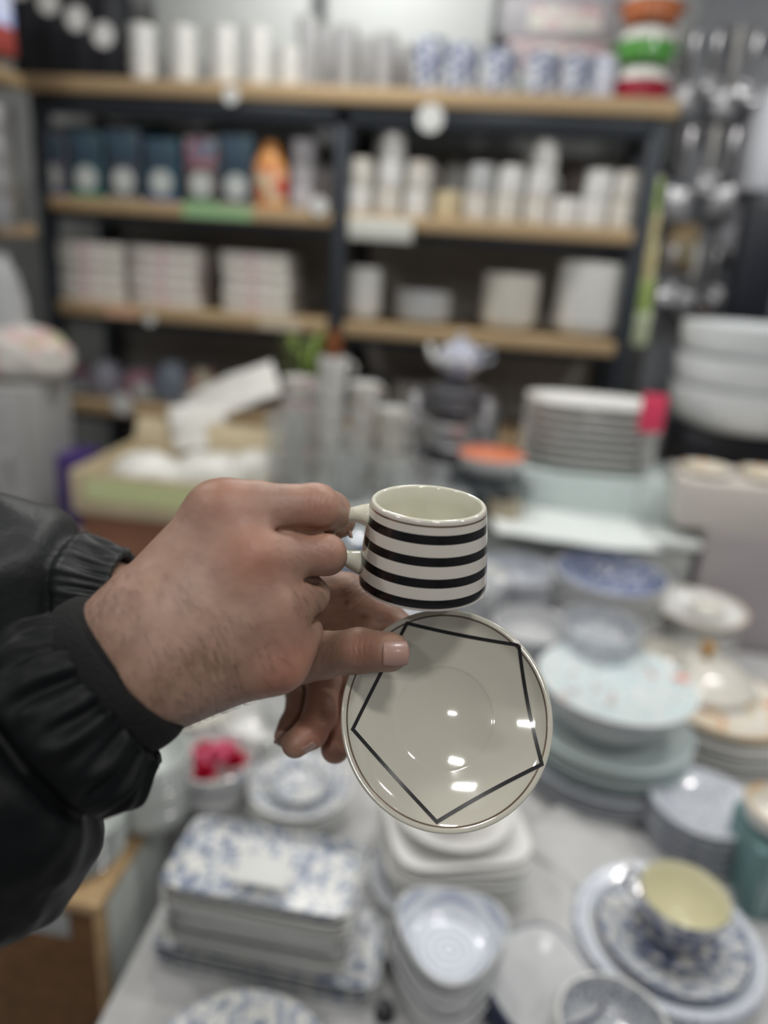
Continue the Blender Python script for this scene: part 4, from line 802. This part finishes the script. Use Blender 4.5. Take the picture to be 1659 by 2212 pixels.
def build_hand(name, palm, fingers, creases, bumps, reds, wrinkles=(), h=.0007, finger_k=.0010, join_k=.008, nails=()):
    pts = [T3(p[:3]) for c in palm for p in c[:2]]+[T3(p) for fg in fingers for p in fg]
    lo = np.min(pts, 0)-.045; hi = np.max(pts, 0)+.045
    F = Field(lo, hi, h)
    for a, b, k in palm: F.cone(T3(a), T3(b), a[3]*a[2]*S, b[3]*b[2]*S, k)
    G = np.full(F.n, .03, np.float32)
    for fg in fingers:
        L = np.full(F.n, .03, np.float32)
        for a, b in zip(fg, fg[1:]): F.cone(T3(a), T3(b), a[3]*a[2]*S, b[3]*b[2]*S, .0035, F=L)
        hh = np.maximum(finger_k-np.abs(G-L), 0)/finger_k; G = np.minimum(G, L)-hh*hh*finger_k*.25
    F.merge(G, join_k)
    for b in bumps: F.cone(T3(b), T3(b), b[3]*b[2]*S, b[3]*b[2]*S, b[4] if len(b) > 4 else .010)
    for a, b, r, r2, k in creases: F.cone(a, b, r, r2, k, sub=True)
    P, Q = F.mesh(); P = smooth_verts(P, Q, 3)
    n_ = vnormals(P, Q)
    for x, y, d, rr, dx, dy, lam, amp in wrinkles:
        c = V(x, y, d); ax_ = RT*dx-UP*dy; s_ = (P-c) @ ax_; w_ = np.exp(-(((P-c)**2).sum(1)/(rr*d*S)**2)**1.5)
        jit = np.sin(((P-c) @ (RT*dy+UP*dx))*900)*.0004
        P = P-n_*(amp*w_*np.maximum(0, np.sin(2*PI*(s_+jit)/lam))**3)[:, None]
    o = mobj(name, P, Q, skin, person)
    col = np.zeros(len(P))
    for x, y, d, r, s_ in reds:
        c = V(x, y, d); col += s_*np.exp(-((P-c)**2).sum(1)/(r*d*S)**2)
    at = o.data.attributes.new('flush', 'FLOAT', 'POINT'); at.data.foreach_set('value', np.clip(col, 0, 1).astype(np.float32))
    return o, P, Q
def skin_mat():
    m = bpy.data.materials.new('skin'); m.use_nodes = True; nt = m.node_tree; b = nt.nodes['Principled BSDF']; N = nt.nodes.new; L = nt.links.new
    tc = N('ShaderNodeTexCoord'); at = N('ShaderNodeAttribute'); at.attribute_name = 'flush'
    n1 = N('ShaderNodeTexNoise'); n1.inputs['Scale'].default_value = 70; n1.inputs['Detail'].default_value = 6; L(tc.outputs['Object'], n1.inputs['Vector'])
    r1 = N('ShaderNodeValToRGB'); r1.color_ramp.elements[0].position = .3; r1.color_ramp.elements[0].color = (.28, .165, .12, 1); r1.color_ramp.elements[1].position = .72; r1.color_ramp.elements[1].color = (.395, .25, .185, 1); L(n1.outputs[0], r1.inputs[0])
    mx = N('ShaderNodeMix'); mx.data_type = 'RGBA'; L(at.outputs['Fac'], mx.inputs[0]); L(r1.outputs[0], mx.inputs[6]); mx.inputs[7].default_value = (.42, .15, .095, 1)
    L(mx.outputs[2], b.inputs['Base Color'])
    v = N('ShaderNodeTexVoronoi'); v.feature = 'DISTANCE_TO_EDGE'; v.inputs['Scale'].default_value = 900; L(tc.outputs['Object'], v.inputs['Vector'])
    n2 = N('ShaderNodeTexNoise'); n2.inputs['Scale'].default_value = 160; n2.inputs['Detail'].default_value = 7; L(tc.outputs['Object'], n2.inputs['Vector'])
    b1 = N('ShaderNodeBump'); b1.inputs['Strength'].default_value = .18; b1.inputs['Distance'].default_value = .0004; L(v.outputs[0], b1.inputs['Height'])
    b2 = N('ShaderNodeBump'); b2.inputs['Strength'].default_value = .35; b2.inputs['Distance'].default_value = .0012; L(n2.outputs[0], b2.inputs['Height']); L(b1.outputs[0], b2.inputs['Normal']); L(b2.outputs[0], b.inputs['Normal'])
    b.inputs['Roughness'].default_value = .48; b.inputs['Subsurface Weight'].default_value = .25; b.inputs['Subsurface Radius'].default_value = (.006, .002, .001); b.inputs['Subsurface Scale'].default_value = 1
    return m
skin = skin_mat()
person = empty('person', V(150, 1450, .36)); bpy.context.view_layer.update()
def to_person(o):   # keep the world place of a mesh whose vertices are in world coordinates
    o.location = -person.location
tag(person, 'person in black puffer jacket holding up a striped cup and its saucer', 'person')

# --- hand in front (back of the hand to the camera, fingers round the cup handle)
palmR = [((120, 1470, .345, 100), (290, 1345, .352, 84), .004), ((150, 1560, .345, 95), (335, 1460, .352, 88), .012),
         ((290, 1340, .354, 84), (468, 1120, .374, 66), .012), ((300, 1390, .350, 88), (548, 1215, .370, 58), .014), ((320, 1440, .350, 88), (592, 1325, .370, 56), .014),
         ((345, 1472, .354, 86), (602, 1425, .374, 50), .014), ((375, 1492, .366, 72), (565, 1432, .388, 66), .014), ((300, 1400, .375, 80), (540, 1300, .400, 90), .014),
         ((330, 1330, .375, 70), (500, 1190, .405, 80), .014), ((340, 1330, .352, 70), (505, 1170, .3735, 58), .02), ((350, 1400, .350, 70), (570, 1270, .3705, 54), .02), ((360, 1450, .350, 70), (590, 1372, .3715, 50), .02)]
fingR = [[(466, 1118, .374, 65), (560, 1100, .374, 57), (682, 1097, .379, 51), (712, 1106, .399, 44), (676, 1122, .418, 38)],
         [(552, 1212, .371, 50), (630, 1200, .371, 50), (700, 1196, .375, 45), (706, 1200, .396, 41), (665, 1212, .412, 36)],
         [(594, 1318, .372, 52), (640, 1292, .376, 48), (666, 1285, .384, 43), (672, 1287, .402, 39), (630, 1296, .415, 34)],
         [(604, 1420, .377, 44), (640, 1385, .380, 42), (656, 1366, .388, 39), (655, 1362, .404, 34), (620, 1365, .415, 30)],
         [(420, 1250, .410, 66), (560, 1190, .438, 52), (660, 1150, .436, 42), (734, 1128, .424, 34)]]
cR = [(V(748, 1148, .381), V(585, 1152, .3630), .0030, .0007, .004), (V(714, 1249, .386), V(612, 1262, .3620), .0030, .0007, .004), (V(702, 1318, .394), V(622, 1356, .3640), .0030, .0007, .004)]
wR = [(690, 1095, .367, 34, 1, .1, .0032, .0003), (698, 1196, .364, 30, 1, .1, .0030, .0003), (664, 1286, .373, 24, .9, .2, .0028, .0003)]
bR = [(486, 1094, .366, 34, .020), (548, 1202, .3585, 32, .022), (600, 1440, .366, 30, .022), (588, 1318, .361, 26, .02)]
redR = [(490, 1085, .362, 60, .5), (545, 1200, .355, 62, .75), (610, 1445, .365, 70, .8), (600, 1320, .362, 50, .35), (690, 1090, .37, 60, .35), (700, 1196, .37, 50, .3), (620, 1270, .37, 40, .3)]
hR, PR, QR = build_hand('right_hand', palmR, fingR, cR, bR, redR, wR)
hR.data.name = hR.name = 'hand'; to_person(hR); hR['label'] = 'front hand pinching the cup handle, back of hand shown'

# --- hand behind, holding the saucer between thumb and fingers
palmL = [((150, 1265, .50, 85), (330, 1330, .485, 82), .004), ((330, 1310, .485, 80), (660, 1290, .470, 48), .012), ((340, 1360, .485, 80), (640, 1370, .492, 55), .012),
         ((350, 1400, .480, 80), (560, 1420, .470, 66), .014), ((560, 1300, .485, 70), (640, 1340, .480, 70), .014), ((640, 1345, .474, 56), (800, 1368, .449, 34), .012), ((600, 1400, .470, 56), (720, 1400, .450, 40), .012)]
fingL = [[(650, 1292, .468, 62), (745, 1290, .462, 52), (830, 1340, .452, 42), (905, 1390, .440, 36), (950, 1430, .432, 31)],
         [(690, 1380, .492, 50), (757, 1470, .492, 38), (752, 1540, .482, 36), (738, 1590, .472, 34), (724, 1618, .466, 31)],
         [(650, 1400, .488, 46), (700, 1470, .474, 36), (692, 1545, .461, 36), (672, 1582, .452, 34), (638, 1607, .443, 30)],
         [(600, 1410, .498, 44), (648, 1478, .494, 34), (650, 1530, .486, 31), (632, 1568, .478, 29), (616, 1590, .472, 24)],
         [(470, 1430, .470, 64), (585, 1440, .445, 56), (700, 1415, .418, 49), (775, 1405, .401, 47), (842, 1408, .3890, 43)]]
bL = [(690, 1290, .462, 40, .012)]
redL = [(700, 1560, .455, 90, .5), (790, 1405, .39, 45, .35), (830, 1330, .44, 60, .3), (720, 1620, .44, 50, .4), (740, 1300, .45, 60, .2)]
cL = [(V(735, 1356, .432), V(752, 1305, .446), .0030, .0010, .003), (V(812, 1352, .432), V(818, 1318, .438), .0026, .0008, .003), (V(690, 1358, .440), V(850, 1350, .426), .0020, .0015, .004)]
wL = [(782, 1403, .389, 26, 1, .05, .0030, .00035), (700, 1400, .405, 40, .8, .3, .0040, .00015), (765, 1270, .455, 50, .6, .8, .0030, .00015), (690, 1560, .445, 30, .1, 1, .005, .0003)]
hL, PL, QL = build_hand('left_hand', palmL, fingL, cL, bL, redL, wL)
hL.data.name = 'hand'; hL.name = 'hand'; to_person(hL); hL['label'] = 'rear hand gripping the saucer between thumb and fingers'

nailm = mat('nail', (.40, .25, .21), .3, coat=.15)
def nail(px, py, d, ln, wd, ax, up_, curv, parent):
    c = V(px, py, d); a = np.array(ax[0]*RT+ax[1]*UP+ax[2]*fw); a /= np.linalg.norm(a); n_ = up_[0]*RT+up_[1]*UP+up_[2]*fw; n_ = n_-a*float(n_ @ a); n_ /= np.linalg.norm(n_); b = np.cross(n_, a)
    vs, fs, n = [], [], 14
    for i in range(n+1):
        for j in range(n+1):
            u, v = 2*i/n-1, 2*j/n-1
            # rounded-rectangle outline
            uu = u*(1-.12*v*v*(1 if u > 0 else .5)); vv = v*(1-.10*abs(u)**3)
            z = math.sqrt(max(curv**2-(vv*wd)**2, 1e-9))-curv - .10*ln*uu*uu
            vs.append(c+a*uu*ln+b*vv*wd+n_*z)
    fs = [(i*(n+1)+j, (i+1)*(n+1)+j, (i+1)*(n+1)+j+1, i*(n+1)+j+1) for i in range(n) for j in range(n)]
    o = mobj('fingernail', vs, fs, nailm, parent)
    s = o.modifiers.new('t', 'SOLIDIFY'); s.thickness = .0007; s.offset = 0
    o.matrix_parent_inverse = Matrix.Identity(4); return o
nail(856, 1413, .3772, .0066, .0064, (1, 0, .10), (.22, .04, -1), .0098, hL)
nail(664, 1622, .4400, .0062, .0050, (-.80, -.45, -.1), (.45, -.85, -.5), .0075, hL)
nail(609, 1598, .4675, .0045, .0042, (-.7, -.7, 0), (.5, -.8, -.6), .007, hL)
nail(757, 1140, .4235, .0060, .0050, (.30, -.95, .0), (1, .10, .1), .0080, hR)

# hair on the back of the front hand and wrist
def hairs(P, Q, parent, cands, n, seed, L0=.006, rad=.000045):
    rnd = random.Random(seed); nrmv = np.zeros_like(P); a, b, c = P[Q[:, 0]], P[Q[:, 1]], P[Q[:, 2]]; fnm = np.cross(b-a, c-a)
    for i in range(4):
        for k in range(3): nrmv[:, k] += np.bincount(Q[:, i], fnm[:, k], len(P))
    nrmv /= np.linalg.norm(nrmv, axis=1)[:, None]+1e-12
    rel = P-CAM; dd = rel @ fw; X = 829.5+FPX*(rel @ RT)/dd; Yp = 1106-FPX*(rel @ UP)/dd; facing = (nrmv*(-rel)).sum(1) > 0
    vs, fs = [], []
    for (x, y, rr, w_, dirx, diry) in cands:
        I = np.where(facing & ((X-x)**2+(Yp-y)**2 < rr*rr))[0]
        if not len(I): continue
        for _ in range(int(n*w_)):
            i = I[rnd.randrange(len(I))]; p_ = P[i]; nv = nrmv[i]; d = RT*dirx-UP*diry+RT*rnd.uniform(-.35, .35)+UP*rnd.uniform(-.35, .35); d = d-nv*float(d @ nv); d /= np.linalg.norm(d); s = np.cross(d, nv)
            L_ = L0*rnd.uniform(.6, 1.2); k = len(vs); cur = s*rnd.uniform(-.25, .25)
            for t in (0, .5, 1):
                q = p_+d*L_*t+cur*L_*t*t+nv*(.0003+.0010*math.sin(t*2.2)); r = rad*(1-.8*t)
                vs += [q+s*r, q-s*r, q+nv*r*1.5]
            for t in (0, 3):
                for j in range(3): fs.append((k+t+j, k+t+(j+1) % 3, k+t+3+(j+1) % 3, k+t+3+j))
    o = mobj('skin_hair', vs, fs, mat('hair', (.03, .018, .012), .5), parent); o['kind'] = 'stuff'; return o
hairs(PR, QR, hR, [(330, 1420, 190, .35, .5, 1), (400, 1500, 130, .3, .5, 1), (230, 1320, 70, .16, .3, 1), (520, 1440, 110, .12, .7, .8), (662, 1292, 40, .09, .6, .9), (645, 1185, 60, .05, .8, .5)], 1100, 3)
hairs(PL, QL, hL, [(720, 1400, 34, .5, .5, .8), (235, 1250, 60, .8, .6, .6)], 260, 4, .0035)

# ------------------------------------------------------------------ jacket sleeves
nylon = mat('black_nylon', (.0040, .0048, .0055), .50, bump=.3, bscale=140, spec=.20)
nylon_lit = mat('black_nylon_lit', (.013, .015, .016), .50, bump=.35, bscale=140, spec=.5)  # same jacket nylon, base colour lightened to paint in light on this sleeve
ribm = mat('black_rib_knit', (.0045, .0045, .005), .85, bump=.5, bscale=500)
def sleeve(name, rings, m, disp, parent, nth=180, sub=12, inner=True):
    """rings: (px, py, depth, half width across in px, half depth in px)"""
    C_ = cat_rom([V(a, b, d) for a, b, d, *_ in rings], sub); W_ = cat_rom([(wa*d*S, wb*d*S, 0) for a, b, d, wa, wb in rings], sub)
    N = len(C_); vs, fs = [], []
    for i in range(N):
        t = C_[min(i+1, N-1)]-C_[max(i-1, 0)]; t /= np.linalg.norm(t); dn = fw-t*float(fw @ t); dn /= np.linalg.norm(dn); ac = np.cross(t, dn)
        for j in range(nth):
            th = 2*PI*j/nth; u = i/(N-1); nrm_ = ac*math.cos(th)+dn*math.sin(th)
            vs.append(C_[i]+ac*math.cos(th)*W_[i][0]+dn*math.sin(th)*W_[i][1]+nrm_*disp(u, th, C_[i]+nrm_*W_[i][0]))
    for i in range(N-1):
        for j in range(nth): j2 = (j+1) % nth; fs.append((i*nth+j, i*nth+j2, (i+1)*nth+j2, (i+1)*nth+j))
    if inner:   # the opening turns inward
        k = len(vs); c0 = C_[0]; t = (C_[1]-c0)/np.linalg.norm(C_[1]-c0)
        for f_, dd in ((.93, -.0012), (.86, .001), (.82, .012)):
            for j in range(nth): vs.append(c0+(np.array(vs[j])-c0)*f_+t*dd)
        for a in range(3):
            b0 = 0 if a == 0 else k+(a-1)*nth; b1 = k+a*nth
            for j in range(nth): j2 = (j+1) % nth; fs.append((b0+j2, b0+j, b1+j, b1+j2))
    o = mobj(name, vs, fs, m, parent); return o
nz = lambda p_, s, o_=0: mnoise.noise(Vector((float(p_[0])*s+o_, float(p_[1])*s, float(p_[2])*s)))
def dR(u, th, p_):
    g = .0022*math.exp(-((u-.10)/.16)**2)*(math.sin(17*th+3*nz(p_, 30))+.6*math.sin(31*th+2))
    seam = -.0075*math.exp(-((u-.40)/.030)**2)-.007*math.exp(-((u-.80)/.025)**2)
    puff = .007*math.sin(PI*min(max((u-.02)/.38, 0), 1))+.009*math.sin(PI*min(max((u-.40)/.40, 0), 1))
    fold = .0030*nz(p_, 34)+.0018*nz(p_, 75, 5)+.0020*(1-abs(nz(p_, 26, 9))*2.2)
    return g+seam+puff+fold*min(1, .3+u*4)
slR = sleeve('jacket_sleeve', [(252, 1492, .349, 176, 130), (190, 1530, .346, 192, 150), (120, 1580, .344, 212, 165), (30, 1650, .340, 245, 185), (-80, 1725, .338, 275, 200), (-230, 1830, .335, 300, 210), (-420, 1960, .335, 310, 215)], nylon, dR, person)
to_person(slR); slR['label'] = 'front puffer sleeve'
def dK(u, th, p_): return 0.00015*math.sin(70*th)+.0012*nz(p_, 40)+.0022*math.sin(PI*u)
rib = sleeve('knit_cuff', [(296, 1418, .351, 168, 118), (282, 1430, .351, 178, 126), (252, 1455, .350, 181, 130), (215, 1485, .349, 176, 126), (180, 1510, .348, 160, 115)], ribm, dK, slR); rib.matrix_parent_inverse = Matrix.Identity(4)
def dL(u, th, p_):
    g = (.0016*math.sin(21*th+4*nz(p_, 25))+.0012*math.sin(37*th+1))*math.exp(-((u-.13)/.15)**2)
    seam = -.007*math.exp(-((u-.34)/.035)**2)
    puff = .005*math.sin(PI*min(max((u-.34)/.5, 0), 1))
    return g+seam+puff+.0045*nz(p_, 34, 3)+.0035*(1-abs(nz(p_, 24, 7))*2.2)*min(1, u*4)
slL = sleeve('jacket_sleeve', [(262, 1292, .492, 104, 95), (215, 1285, .493, 112, 100), (150, 1278, .494, 128, 112), (80, 1272, .495, 158, 135), (-10, 1268, .495, 180, 150), (-130, 1275, .49, 195, 160), (-300, 1300, .48, 205, 170)], nylon_lit, dL, person)
to_person(slL); slL['label'] = 'rear puffer sleeve with gathered cuff'
